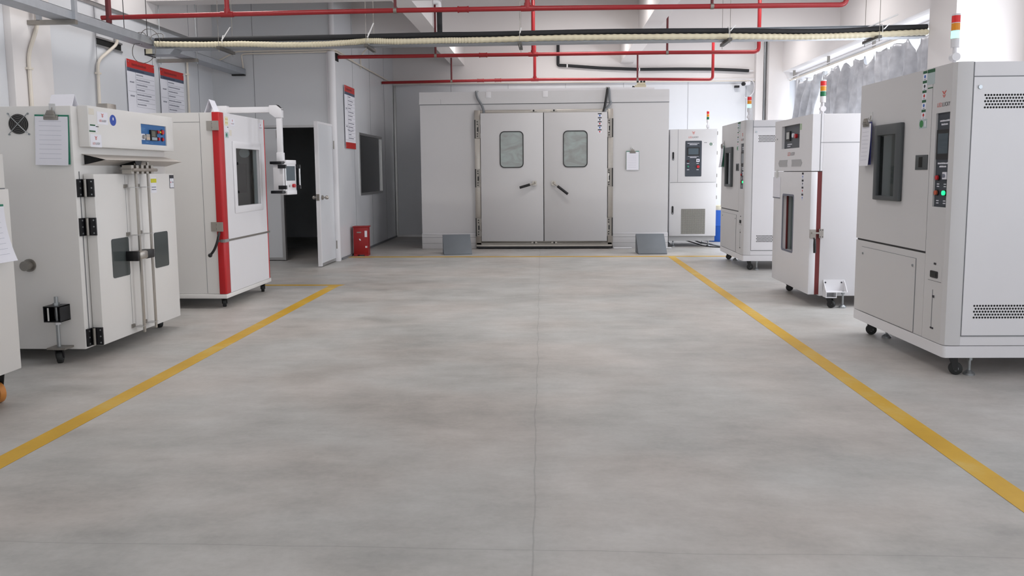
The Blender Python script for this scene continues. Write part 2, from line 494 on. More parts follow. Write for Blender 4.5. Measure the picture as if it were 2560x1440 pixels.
# back wall
bw = MB().box(-7.2, 5.15, 15.45, 15.6, 0, 3.06, BLUEG).box(-7.2, 5.15, 15.44, 15.6, 3.1, 4.35, PLAST)
bw.box(-3.17, 4.05, 15.41, 15.45, 3.06, 3.1, WHITE)
for x in (-2.0, -.85, .3, 1.45, 2.72, 3.85): seam_v(bw, 15.45, 'y', x, 0, 3.05, -1)
struct(bw.build('wall_back'))
struct(MB().box(-3.16, -3.12, 15.4, 15.45, 0, 3.06, ALU).build('trim_3'))
struct(MB().box(-3.17, 4.0, 15.43, 15.45, 0, .04, ALU).build('baseboard_back'))
struct(MB().box(-3.17, -3.15, 11.3, 15.4, 0, .03, SEAM).build('baseboard_left'))
# right back corner: pillar strips
struct(MB().box(4.0, 4.14, 15.3, 15.45, 0, 4.35, PLAST).box(4.22, 4.62, 15.2, 15.45, 0, 4.35, PLAST).build('pillar'))
# right wall with window openings
rw = MB()
pl = MB().plate(-6.2, 15.45, 0, 4.35, 0, .15, [(8.7, 15.4, .9, 3.17), (5.1, 7.6, .9, 3.1), (-.5, 3.4, .9, 3.1), (-4.8, -1.1, .9, 3.1)], PLAST)
rw.v = [(4.82 + y, x, z) for x, y, z in pl.v]; rw.f = pl.f; rw.mi = pl.mi; rw.mats = pl.mats
struct(rw.build('wall_right'))
# beam over the window and pillar in front of it
struct(MB().box(4.48, 4.95, 8.9, 15.3, 3.19, 4.35, PLAST).build('beam'))
struct(MB().box(4.05, 4.95, 8.0, 8.55, 0, 4.35, PLAST).box(4.74, 4.95, 7.6, 8.0, 0, 4.35, PLAST).build('pillar'))
for n, (y0, y1) in enumerate(((8.7, 15.4), (5.1, 7.6), (-.5, 3.4), (-4.8, -1.1))):
    wn = struct(MB().box(4.87, 4.93, y0, y1, .9, .95, ALU).box(4.87, 4.93, y0, y1, (3.13 if n == 0 else 3.05), (3.17 if n == 0 else 3.1), ALU).build('window_%d' % (n + 1)))
    k = 5 if n == 0 else 3
    fr = MB()
    for i in range(k + 1):
        yy = y0 + (y1 - y0) * i / k
        fr.box(4.87, 4.93, max(y0, yy - .025), min(y1, yy + .025), .95, 3.05, ALU)
    fr.build('mullions', wn)
    MB().box(4.895, 4.901, y0, y1, .95, (3.13 if n == 0 else 3.05), GLASSW).build('pane', wn)
# rear wall, its wide opening added for fill light
pl = MB().plate(-5.15, 5.1, 0, 4.35, -6.2, -6.05, [(-4.4, 4.4, .9, 3.3)], PLAST)
struct(pl.build('wall_rear'))
# concrete beams of the roof
for n, (x0, x1, y0, y1) in enumerate(((-4.97, 4.95, 9.36, 9.62), (-3.17, 4.95, 12.3, 12.6))):
    struct(MB().box(x0, x1, y0, y1, 3.43, 4.35, PLAST).build('beam'))
for (x0, x1) in ((-1.97, -1.72), (1.38, 1.63)):
    struct(MB().box(x0, x1, 9.62, 12.3, 3.43, 4.35, PLAST).build('beam'))
    struct(MB().box(x0, x1, 12.6, 15.44, 3.43, 4.35, PLAST).build('beam'))
struct(MB().box(-4.97, 4.95, 3.6, 3.9, 3.43, 4.35, PLAST).build('beam'))

# doors of the inner room
df = MB().box(-4.79, -3.22, 11.185, 11.2, 1.985, 2.02, ALU).box(-3.26, -3.22, 11.19, 11.2, 0, 2.0, ALU).box(-4.79, -4.75, 11.185, 11.2, 0, 1.985, ALU)
struct(df.build('door_1_frame' if False else 'trim_4'))
dl = struct(MB().box(-4.74, -4.03, 11.2, 11.24, .012, 1.975, BLUEG2).build('door_1'))
MB().box(-4.03, -3.985, 11.185, 11.25, .012, 1.975, ALU).box(-4.74, -4.03, 11.19, 11.2, .012, .05, ALU).build('door_edge', dl)
MB().cyl((-4.05, 11.185, 1.83), (-4.05, 11.185, 1.95), .012, STEEL).build('door_bolt', dl)
dr = struct(MB().box(-3.245, -3.205, 10.42, 11.16, .012, 2.0, BLUEG).build('door_2'))
MB().box(-3.25, -3.2, 10.4, 10.44, .01, 2.02, WHITE).box(-3.25, -3.2, 10.44, 11.16, 1.99, 2.02, WHITE).box(-3.25, -3.2, 10.44, 11.16, .01, .05, ALU).build('door_edge', dr)
for sx, x in ((1, -3.2), (-1, -3.25)):
    MB().cyl((x, 10.52, .97), (x + sx * .012, 10.52, .97), .032, STEEL).cyl((x, 10.52, .97), (x + sx * .05, 10.52, .97), .012, STEEL).sphere((x + sx * .065, 10.52, .97), .028, STEEL).build('door_knob', dr)
MB().box(-3.247, -3.203, 10.397, 10.4, .93, 1.02, STEELD).build('latch_plate', dr)
for z in (1.72, .25):
    MB().box(-3.2, -3.17, 11.125, 11.145, z - .06, z + .06, STEELD).cyl((-3.185, 11.12, z - .06), (-3.185, 11.12, z + .06), .01, STEELD).build('door_hinge', dr)
# window of the inner room
wi = MB()
def yz(mb, y0, y1, z0, z1, x0, x1, m_): mb.box(x0, x1, y0, y1, z0, z1, m_)
yz(wi, 12.53, 14.22, 1.935, 1.975, -3.2, -3.155, ALU); yz(wi, 12.53, 14.22, .935, .975, -3.2, -3.155, ALU)
yz(wi, 12.53, 12.57, .975, 1.935, -3.2, -3.155, ALU); yz(wi, 14.18, 14.22, .975, 1.935, -3.2, -3.155, ALU)
wio = struct(wi.build('window_5'))
MB().box(-3.188, -3.182, 12.57, 14.18, .975, 1.935, GLASSD).build('pane', wio)

# ================================================================== FLOOR MARKINGS
def mark(pts, label):
    o = MB().prism(pts, 'z', .0004, .0016, YEL).build('floor_line', smooth=False)
    return tag(o, label, 'floor marking', 'yellow lines painted on the floor')
mark([(-2.565, .5), (-2.455, .5), (-2.465, 8.62), (-2.42, 8.74), (-2.585, 8.74)], 'long yellow floor line running along the left side machines')
mark([(-4.4, 8.66), (-2.585, 8.66), (-2.585, 8.74), (-4.4, 8.76)], 'short yellow floor line crossing behind the red and white test chamber')
mark([(1.79, .5), (1.905, .5), (1.885, 11.62), (1.78, 11.62)], 'long yellow floor line running along the right side machines')
mark([(-3.15, 11.62), (3.6, 11.62), (3.6, 11.73), (-3.15, 11.73)], 'faded yellow floor line crossing in front of the walk-in chamber')

# ================================================================== SMALL SHARED PARTS
def caster(parent, x, y, zt, r=.042, wheel=RUB, yaw=0.5, name='caster'):
    """swivel wheel under a machine: fork and wheel, top plate at zt"""
    c, s_ = math.cos(yaw), math.sin(yaw)
    def L(a, b, z): return (x + a * c - b * s_, y + a * s_ + b * c, z)
    f = MB()
    v = [L(a, b, z) for a in (-.035, .035) for b in (-.03, .03) for z in (zt - .008, zt)]
    f.add(v, [(0, 1, 3, 2), (4, 6, 7, 5), (0, 4, 5, 1), (2, 3, 7, 6), (0, 2, 6, 4), (1, 5, 7, 3)], BLACK)
    for b in (-.022, .022):
        v = [L(a, b + d, z) for a, z in ((-.025, zt - .008), (.025, zt - .008), (.03, r - .012), (.005, r - .012)) for d in (-.003, .003)]
        f.add(v, [(0, 2, 4, 6), (1, 7, 5, 3), (0, 1, 3, 2), (2, 3, 5, 4), (4, 5, 7, 6), (6, 7, 1, 0)], BLACK)
    o = f.build(name, parent)
    w = MB().cyl(L(.017, -.017, r), L(.017, .017, r), r, wheel, 20).cyl(L(.017, -.019, r), L(.017, .019, r), r * .5, ZINC, 14)
    w.build('wheel', o, bev=.004)
    return o
def level_foot(parent, x, y, zt):
    MB().cyl((x, y, .01), (x, y, zt), .009, ZINC, 10).cyl((x, y, zt - .03), (x, y, zt - .012), .017, ZINC, 6).tube([(x, y, 0), (x, y, .012), (x, y, .03)], .03, ZINC, 16, radii=[.034, .034, .014]).build('levelling_foot', parent)
def signal_tower(parent, x, y, z, s=1.0, lit=True, r=.026):
    b = MB().cyl((x, y, z), (x, y, z + .012 * s), .03 * s, WHITE, 16).cyl((x, y, z + .012 * s), (x, y, z + .05 * s), .012 * s, WHITE)
    b.cyl((x - .022 * s, y, z + .055 * s), (x + .022 * s, y, z + .055 * s), .026 * s, WHITE, 16).cyl((x, y, z + .07 * s), (x, y, z + .12 * s), .013 * s, WHITE)
    b.cyl((x, y, z + .115 * s), (x, y, z + .17 * s), r * s, WHITE, 18)
    t = b.build('signal_tower', parent)
    for i, (n, m_) in enumerate((('green_lens', L_GL if lit else L_G), ('amber_lens', L_A), ('red_lens', L_R))):
        z0 = z + (.172 + .047 * i) * s
        MB().cyl((x, y, z0), (x, y, z0 + .043 * s), r * s, m_, 18).build(n, t)
        MB().cyl((x, y, z0 + .043 * s), (x, y, z0 + .047 * s), (r + .001) * s, WHITE, 18).build('lens_ring', t)
    MB().cyl((x, y, z + .313 * s), (x, y, z + .32 * s), r * s, WHITE, 18).build('tower_cap', t)
    return t
def logo(parent, cx, cz, w, y=0, name='logo', plate=False):
    """red emblem over the two-colour maker's lettering"""
    b = MB(); t = .0012
    if plate: b.box(cx - w * .72, cx + w * .72, y - .0008, y, cz - w * .28, cz + w * .70, PAPER); y -= .0008
    b.text('LED', cx - w * .31, cz, w * .36, y, LRED, t, h=w * .17)
    b.text('LUCKY', cx + w * .2, cz, w * .58, y, INKD, t, h=w * .17)
    wm = b.build(name, parent, smooth=False)
    b = MB(); e = cz + w * .42; q = w * .2
    for sx in (-1, 1):
        b.prism([(cx + sx * q * .1, e - q * .1), (cx + sx * q * .9, e + q * .75), (cx + sx * q * .2, e + q * .55)], 'y', y - t, y, LRED)
        b.prism([(cx + sx * q * .05, e - q * .3), (cx + sx * q * .6, e - q * .05), (cx + sx * q * .15, e - q * .75)], 'y', y - t, y, LRED)
    b.disc((cx, y, e + q * .15), q * .16, 'y', LRED, 8, t)
    b.prism([(cx - q * .12, e), (cx + q * .12, e), (cx, e + q * .3)], 'y', y - t, y, LRED)
    b.build('emblem', wm, smooth=False)
    return wm
def letter_lines(parent, rows, y):
    for k, (x0, x1, z, h, m_) in enumerate(rows):
        b = MB(); tiny_text(b, x0, x1, z, h, y, m_, k + int(z * 100)); b.build('lettering', parent, smooth=False)
def tiny_text(b, x0, x1, z, h, y, m_, seed=0):
    rnd = random.Random(seed); x = x0
    while x < x1:
        w = h * rnd.uniform(.5, .95)
        b.box(x, min(x + w, x1), y - .0006, y, z - h / 2, z + h / 2 * rnd.uniform(.6, 1), m_)
        x += w + h * .28
def sticker_column(parent, cx, ztop, w, step, n, y=0, head=GREEN):
    cols = (STBLUE, INKD, STRED, STBLUE, STRED)
    for i in range(n):
        z = ztop - i * step
        b = MB().box(cx - w / 2, cx + w / 2, y - .0008, y, z - step * .98, z, PAPER).box(cx - w / 2, cx + w / 2, y - .0012, y, z - step * .28, z, head)
        b.disc((cx, y - .0008, z - step * .58), w * .22, 'y', cols[i % 5], 10, .0006)
        tiny_text(b, cx - w * .25, cx + w * .25, z - step * .87, w * .08, y - .0008, INK, i)
        b.build('safety_sticker', parent, smooth=False)
def clipboard(label, loc, rz, w=.215, h=.31, board=BOARD, curl=.0, lift=.012, group='clipboards with record sheets', tilt=0, hook=True):
    """hangs on a -y facing surface; origin at the top centre of the board"""
    t = empty('clipboard', loc, rz, label, 'clipboard', group)
    t.rotation_euler = (0, tilt, rz)
    MB().box(-w / 2, w / 2, -lift, -lift + .004, -h, 0, board).build('board', t, bev=.0015)
    n = 12; v = []; f = []
    pw, ph = w * .96, h * .985
    for i in range(n + 1):
        z = -.012 - ph * i / n
        d = lift + .0025 + curl * (i / n) ** 2
        for x in (-pw / 2, pw / 2): v.append((x, -d, z))
        for x in (pw / 2, -pw / 2): v.append((x, -d - .002, z))
    for i in range(n):
        for k in range(4):
            a, b_ = i * 4 + k, i * 4 + (k + 1) % 4
            f.append((a, b_, b_ + 4, a + 4))
    f += [(0, 1, 2, 3), (n * 4 + 3, n * 4 + 2, n * 4 + 1, n * 4)]
    pb = MB().add(v, f, PAPER)
    for k in range(9):
        zz = .1 + k * .095
        d = lift + .0047 + curl * zz ** 2
        pb.box(-pw * .38, pw * .3, -d - .0006, -d, -.012 - ph * zz - .0008, -.012 - ph * zz + .0008, mat('ruled_line', (176, 178, 192), .8))
    pb.build('paper', t, smooth=False)
    cb = MB().box(-.05, .05, -lift - .012, -lift, -.035, -.004, STEELD).prism([(-.04, -.02), (.04, -.02), (.022, .028), (-.022, .028)], 'y', -lift - .018, -lift - .006, STEELD)
    cb.cyl((-.03, -lift - .014, .004), (.03, -lift - .014, .004), .007, STEELD)
    cb.build('clip', t, bev=.002)
    if hook:
        hb = MB().box(-.022, .022, -.003, 0, .012, .075, mat('clear_hook', (214, 214, 214), .25)).tube([(0, -.003, .05), (0, -.01, .02), (0, -.022, .022), (0, -.022, .034)], .0025, STEELD, 6)
        hb.build('hook', t)
    return t
def vent_rows(parent, x0, x1, z0, z1, y, rows=5, pitch=.0175, r=.0068, name='vent'):
    b = MB()
    for k in range(rows):
        z = z1 - (z1 - z0) * k / (rows - 1)
        x = x0 + (k % 2) * pitch / 2
        while x < x1:
            b.disc((x, y, z), r, 'y', DARK, 6, .0008)
            x += pitch
    return b.build(name, parent, smooth=False)
def screw(parent, x, z, y=0, r=.009):
    MB().disc((x, y, z), r, 'y', ZINC, 10, .006).build('screw', parent)

# ================================================================== RIGHT SIDE MACHINES
def rounded_plan(x0, x1, y0, y1, r, n=5):
    """plan outline with the two front (y0) corners rounded"""
    P = []
    for cx, a0 in ((x1 - r, 270), (x0 + r, 180)):
        pass
    P += [(x0, y1), (x0, y0 + r)]
    for i in range(1, n): 
        a = R(180 + 90 * i / n); P.append((x0 + r + r * math.cos(a), y0 + r + r * math.sin(a)))
    P += [(x0 + r, y0), (x1 - r, y0)]
    for i in range(1, n):
        a = R(270 + 90 * i / n); P.append((x1 - r + r * math.cos(a), y0 + r + r * math.sin(a)))
    P += [(x1, y0 + r), (x1, y1)]
    return P

def climate_chamber(loc, rz, label, board_label, lit=True):
    W, D = 1.34, 1.3
    h = W / 2
    t = empty('test_chamber', loc, rz, label, 'test chamber', 'climate test chambers with dark framed windows')
    X = lambda u: h - u
    # carcass behind the front panels
    MB().prism(rounded_plan(-h + .004, h - .003, .031, D, .04), 'z', .20, 1.941, WHITE).build('body', t)
    MB().prism(rounded_plan(-h, h, 0, D, .02), 'z', .122, .196, WHITE).build('plinth', t)
    # dark gap strips that show between the panels
    MB().box(-h + .04, h - .27, .018, .031, .20, 1.93, SEAM).box(h - .34, h - .04, .018, .031, .2, 1.93, GREYW).build('front_backing', t)
    # right part of the front, with the recess of the control panel
    MB().plate(X(.266), X(.045), .20, 1.943, 0, .03, [(X(.212), X(.052), 1.06, 1.65)], GREYW).build('front_panel', t)
    MB().prism([(X(.045), 0), (h - .012, .012), (h, .045), (h, .1), (X(.045), .1)], 'z', .2, 1.943, GREYW).build('corner_panel', t)
    # upper door with window opening
    d = MB().plate(X(1.33), X(.272), .765, 1.943, 0, .028, [(X(.97), X(.70), 1.11, 1.54)], GREYW).build('door', t)
    fr = MB().plate(X(1.01), X(.618), 1.077, 1.622, -.03, .0, [(X(.965), X(.69), 1.11, 1.545)], DGREY)
    fr.build('window_frame', d, bev=.006)
    MB().plate(X(.965), X(.69), 1.11, 1.545, -.004, .0, [], GLASS).build('window_pane', d)
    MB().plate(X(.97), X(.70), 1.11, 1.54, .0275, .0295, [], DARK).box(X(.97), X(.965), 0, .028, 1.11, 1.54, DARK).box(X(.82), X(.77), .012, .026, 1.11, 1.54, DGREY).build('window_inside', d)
    # pull recess
    hb = MB().plate(X(.445), X(.29), 1.295, 1.392, -.004, .0, [], DGREY).box(X(.40), X(.35), -.0055, -.003, 1.31, 1.38, DARK)
    hb.build('door_handle', d, bev=.001)
    sticker_column(d, X(.372), 1.935, .05, .062, 5)
    b = MB().box(X(.34), X(.25), -.001, 0, 1.84, 1.937, mat('sticker_grey', (176, 190, 192), .6)).box(X(.34), X(.25), -.0014, 0, 1.915, 1.937, GREEN).box(X(.33), X(.27), -.0014, 0, 1.815, 1.822, GREEN)
    b.build('label_sticker', d, smooth=False)
    b = MB().box(X(.42), X(.325), -.001, 0, 1.565, 1.625, mat('sticker_grey', (176, 190, 192), .6)).disc((X(.392), -.001, 1.595), .024, 'y', mat('sticker_round_green', (50, 130, 70), .5), 16, .0008).box(X(.35), X(.337), -.0016, 0, 1.575, 1.612, PAPER)
    b.build('round_green_sticker', d, smooth=False)
    # black seal line under the door, lower door
    MB().box(X(1.31), X(.27), .004, .02, .752, .764, BLACK).build('door_seal', t)
    l = MB().plate(X(1.33), X(.272), .20, .751, .002, .028, [], GREYW).plate(X(1.22), X(.384), .203, .706, -.001, .004, [], SEAM).plate(X(1.218), X(.386), .205, .704, -.0025, .004, [], GREYW).build('lower_door', t)
    screw(l, X(1.19), .655, -.002); screw(l, X(.42), .655, -.002)
    logo(t, X(.13), 1.70, .15)
    # control panel at the bottom of its recess
    cp = MB().box(X(.212), X(.052), .012, .03, 1.06, 1.65, PANELD).build('control_panel', t)
    y = .012
    MB().box(X(.205), X(.058), y - .006, y, 1.36, 1.545, BLACK).box(X(.19), X(.072), y - .0066, y - .004, 1.395, 1.52, LCD).build('display', cp)
    letter_lines(cp, [(X(.13) - w / 2, X(.13) + w / 2, z, .011, PAPER) for z, w in ((1.60, .11), (1.578, .075), (1.335, .12), (1.315, .08))] + [(X(u) - .014, X(u) + .014, z, .007, PAPER) for u in (.175, .095) for z in (1.205, 1.19, 1.10, 1.085)], y)
    for u, z, m_, n in ((.175, 1.245, BTNR, 'switch'), (.18, 1.15, mat('button_amber', (190, 90, 60), .4), 'push_button'), (.09, 1.15, BTNG, 'push_button')):
        MB().cyl((X(u), y, z), (X(u), y - .006, z), .019, BLACK, 16).cyl((X(u), y - .006, z), (X(u), y - .016, z), .0145, m_, 16).build(n, cp)
    MB().box(X(.11), X(.065), y - .012, y, 1.235, 1.28, PAPER).cyl((X(.088), y, 1.257), (X(.088), y - .02, 1.257), .012, INK, 12).build('selector_switch', cp)
    # socket plate and water gauge slot
    sp = MB().box(X(.222), X(.062), -.002, .001, .59, .69, GREYW).box(X(.222), X(.062), -.0005, .001, .586, .59, SEAM).build('socket_plate', t)
    MB().prism(rrect(X(.19), X(.10), .608, .652, .008), 'y', -.006, 0, BLACK).box(X(.175), X(.115), -.008, -.004, .618, .642, RUB).build('socket', sp)
    MB().box(X(.155), X(.13), -.003, 0, .693, .705, INKD).build('name_tab', sp)
    MB().box(X(.160), X(.154), -.0012, .001, .285, .53, SEAM).box(X(.155), X(.135), -.004, 0, .48, .495, INKD).box(X(.165), X(.13), -.004, 0, .278, .288, INKD).build('level_gauge', t)
    # camera side: service panel with two fields of holes
    sd = MB().box(.105, D - .06, -.003, 0, .265, 1.85, WHITE).build('side_panel', t, loc=(h, 0, 0), rot=(0, 0, R(90)))
    MB().box(.1, .105, -.002, 0, .26, 1.94, SEAM).box(.1, D - .06, -.002, 0, 1.85, 1.856, SEAM).box(.1, D - .06, -.002, 0, .258, .264, SEAM).build('panel_gap', sd, smooth=False)
    vent_rows(sd, .175, D - .2, 1.668, 1.742, -.003)
    vent_rows(sd, .175, D - .2, .378, .452, -.003)
    MB().disc((.14, -.003, 1.79), .012, 'y', ZINC, 12, .008).build('quarter_turn_lock', sd)
    for u, v in ((.07, .1), (W - .07, .1), (.07, D - .12), (W - .07, D - .12)): caster(t, X(u), v, .124, .04, yaw=1.2)
    for u, v in ((.06, .2), (W - .2, .18)): level_foot(t, X(u), v, .124)
    signal_tower(t, X(.22), .1, 1.945, 1.0, lit)
    return t

climate_chamber((2.4315, 5.4685, 0), R(-88.5), 'large grey test chamber at the right edge with perforated side panel, tower lamp lit green', None)
cc2 = climate_chamber((2.497, 10.675, 0), R(-90), 'farthest grey test chamber on the right, next to the blue drum, tower lamp lit green', None)
clipboard('clipboard with blue board hanging beside the dark window of the nearest right test chamber', (2.419, 5.94, 1.655), R(-88.5), .16, .32, BOARDB, curl=.015, lift=.03)
clipboard('small clipboard hanging left of the dark window on the far right test chamber', (2.493, 11.19, 1.655), R(-90), .17, .3, BOARD, curl=.03, lift=.02)

def drying_oven():
    W, D = 1.19, 1.1; h = W / 2
    t = empty('drying_oven', (2.442, 7.895, 0), R(-90), 'light grey oven with red door seal standing between the two right test chambers', 'oven')
    X = lambda u: h - u
    MB().box(-h, h, .10, D, .105, 1.82, WHITE).build('body', t, bev=.006)
    MB().box(-h + .004, h - .004, .058, .101, .118, 1.283, SEALR).build('door_seal', t)
    # upper control housing
    u_ = MB().plate(-h, h, 1.29, 1.82, 0, .1, [(X(.95), X(.37), 1.52, 1.755)], WHITE).build('control_housing', t)
    MB().box(X(.95), X(.37), .03, .05, 1.52, 1.755, PANELD).build('control_panel', u_)
    cp = [c for c in u_.children][0]
    MB().box(X(.87), X(.74), .018, .03, 1.6, 1.7, BLACK).box(X(.85), X(.76), .016, .02, 1.62, 1.69, mat('meter_face', (188, 190, 188), .4)).build('temperature_meter', cp)
    MB().cyl((X(.64), .03, 1.65), (X(.64), .012, 1.65), .022, PAPER, 16).build('dial', cp)
    MB().cyl((X(.55), .03, 1.64), (X(.55), .01, 1.64), .022, BTNR, 16).build('push_button', cp)
    MB().cyl((X(.42), .03, 1.64), (X(.42), .012, 1.64), .018, BLACK, 16).box(X(.45), X(.43), .02, .03, 1.63, 1.66, PAPER).build('switch', cp)
    letter_lines(cp, [(X(.62), X(.5), 1.73, .012, INK), (X(.85), X(.7), 1.565, .012, PAPER), (X(.85), X(.75), 1.545, .01, PAPER)], .03)
    MB().box(X(.37), X(.31), -.001, 0, 1.69, 1.75, mat('sticker_pale_green', (176, 196, 170), .6)).build('sticker', u_)
    lg = MB(); lg.text('LED', X(.69), 1.463, .09, 0, LRED, .001, h=.035); lg.text('LUCKY', X(.57), 1.463, .13, 0, INKD, .001, h=.032)
    lg.build('logo', u_, smooth=False)
    gv = mat('vent_grey', (176, 176, 178), .5)
    b = MB().prism([(X(1.04), 1.37), (X(1.0), 1.405), (X(.735), 1.405), (X(.745), 1.37), (X(.735), 1.335), (X(1.0), 1.335)], 'y', -.003, 0, gv)
    b.prism([(X(.27), 1.37), (X(.31), 1.405), (X(.595), 1.405), (X(.585), 1.37), (X(.595), 1.335), (X(.31), 1.335)], 'y', -.003, 0, gv)
    b.build('vent', u_)
    screw(u_, X(1.1), 1.63, 0, .008)
    # door with the tall window
    d = MB().plate(-h, h, .118, 1.283, 0, .06, [(X(.86), X(.5), .47, 1.045)], WHITE).build('door', t, bev=.004)
    MB().ring(rrect(X(.87), X(.49), .46, 1.055, .03), rrect(X(.85), X(.51), .48, 1.035, .025), -.002, .004, INK).build('window_gasket', d)
    wi_ = MB().plate(X(.855), X(.505), .475, 1.04, .05, .053, [], GLASS).build('window_pane', d)
    MB().box(X(.86), X(.5), .055, .06, .47, 1.045, mat('oven_glass_back', (150, 152, 150), .3)).box(X(.86), X(.845), .04, .055, .47, 1.045, SEALR).build('window_inside', d)
    sticker_column(d, X(.24), 1.275, .05, .068, 4, 0, INKD)
    # latch and hanging grip on the near side
    hb = MB().box(.0, .055, -.014, 0, .66, .74, STEEL).box(.085, .125, -.014, 0, .66, .745, STEEL).box(.015, .1, -.03, -.014, .70, .715, STEEL)
    for v, z in ((.095, .67), (.095, .735), (.117, .67), (.117, .735)): hb.disc((v, -.014, z), .005, 'y', INKD, 8, .002)
    ho = hb.build('door_latch', t, loc=(h, 0, 0), rot=(0, 0, R(90)))
    MB().tube([(.035, -.02, .66), (.04, -.03, .645), (.04, -.034, .60), (.042, -.034, .52)], .012, BLACK, 10, radii=[.008, .011, .014, .013]).build('grip', ho)
    b = MB().box(.075, .08, -.0015, 0, 1.29, 1.82, SEAM).box(.08, D - .03, -.0015, 0, 1.553, 1.557, SEAM)
    b.build('panel_gap', t, loc=(h, 0, 0), rot=(0, 0, R(90)), smooth=False)
    # white bracket holding the caster and the foot
    br = MB().box(.14, .34, -.006, 0, .15, .26, WHITE).box(.14, .34, -.09, 0, .15, .156, WHITE)
    for v in (.14, .334): br.prism([(0, .156), (-.09, .156), (0, .26)], 'x', v, v + .006, WHITE)
    br.box(.14, .24, -.09, 0, .10, .106, WHITE).box(.14, .146, -.09, 0, .106, .15, WHITE).box(.234, .24, -.09, 0, .106, .15, WHITE)
    for v in (.16, .31): br.disc((v, -.006, .235), .008, 'y', INKD, 8, .003)
    bo = br.build('caster_bracket', t, loc=(h, 0, 0), rot=(0, 0, R(90)))
    caster(t, h + .045, .19, .1, .036, yaw=.8)
    level_foot(t, h + .05, .31, .16)
    caster(t, -h + .2, .12, .106, .036, yaw=1)
    caster(t, -h + .1, D - .15, .106, .036, yaw=1); caster(t, h - .1, D - .15, .106, .036, yaw=1)
    signal_tower(t, X(.16), .14, 1.82, 1.02, False)
    return t
drying_oven()
pp = empty('record_sheet', (2.442, 7.40 + .98, 1.245), R(-90), 'single paper sheet taped beside the tall window of the right hand oven', 'paper')
MB().box(-.13, .13, -.003, -.001, -.235, -.02, PAPER).box(-.13, .13, -.004, -.003, -.245, -.235, INK).build('paper', pp)
MB().box(-.03, .03, -.004, -.001, -.03, .06, mat('clear_hook', (214, 214, 214), .25)).build('hook', pp)

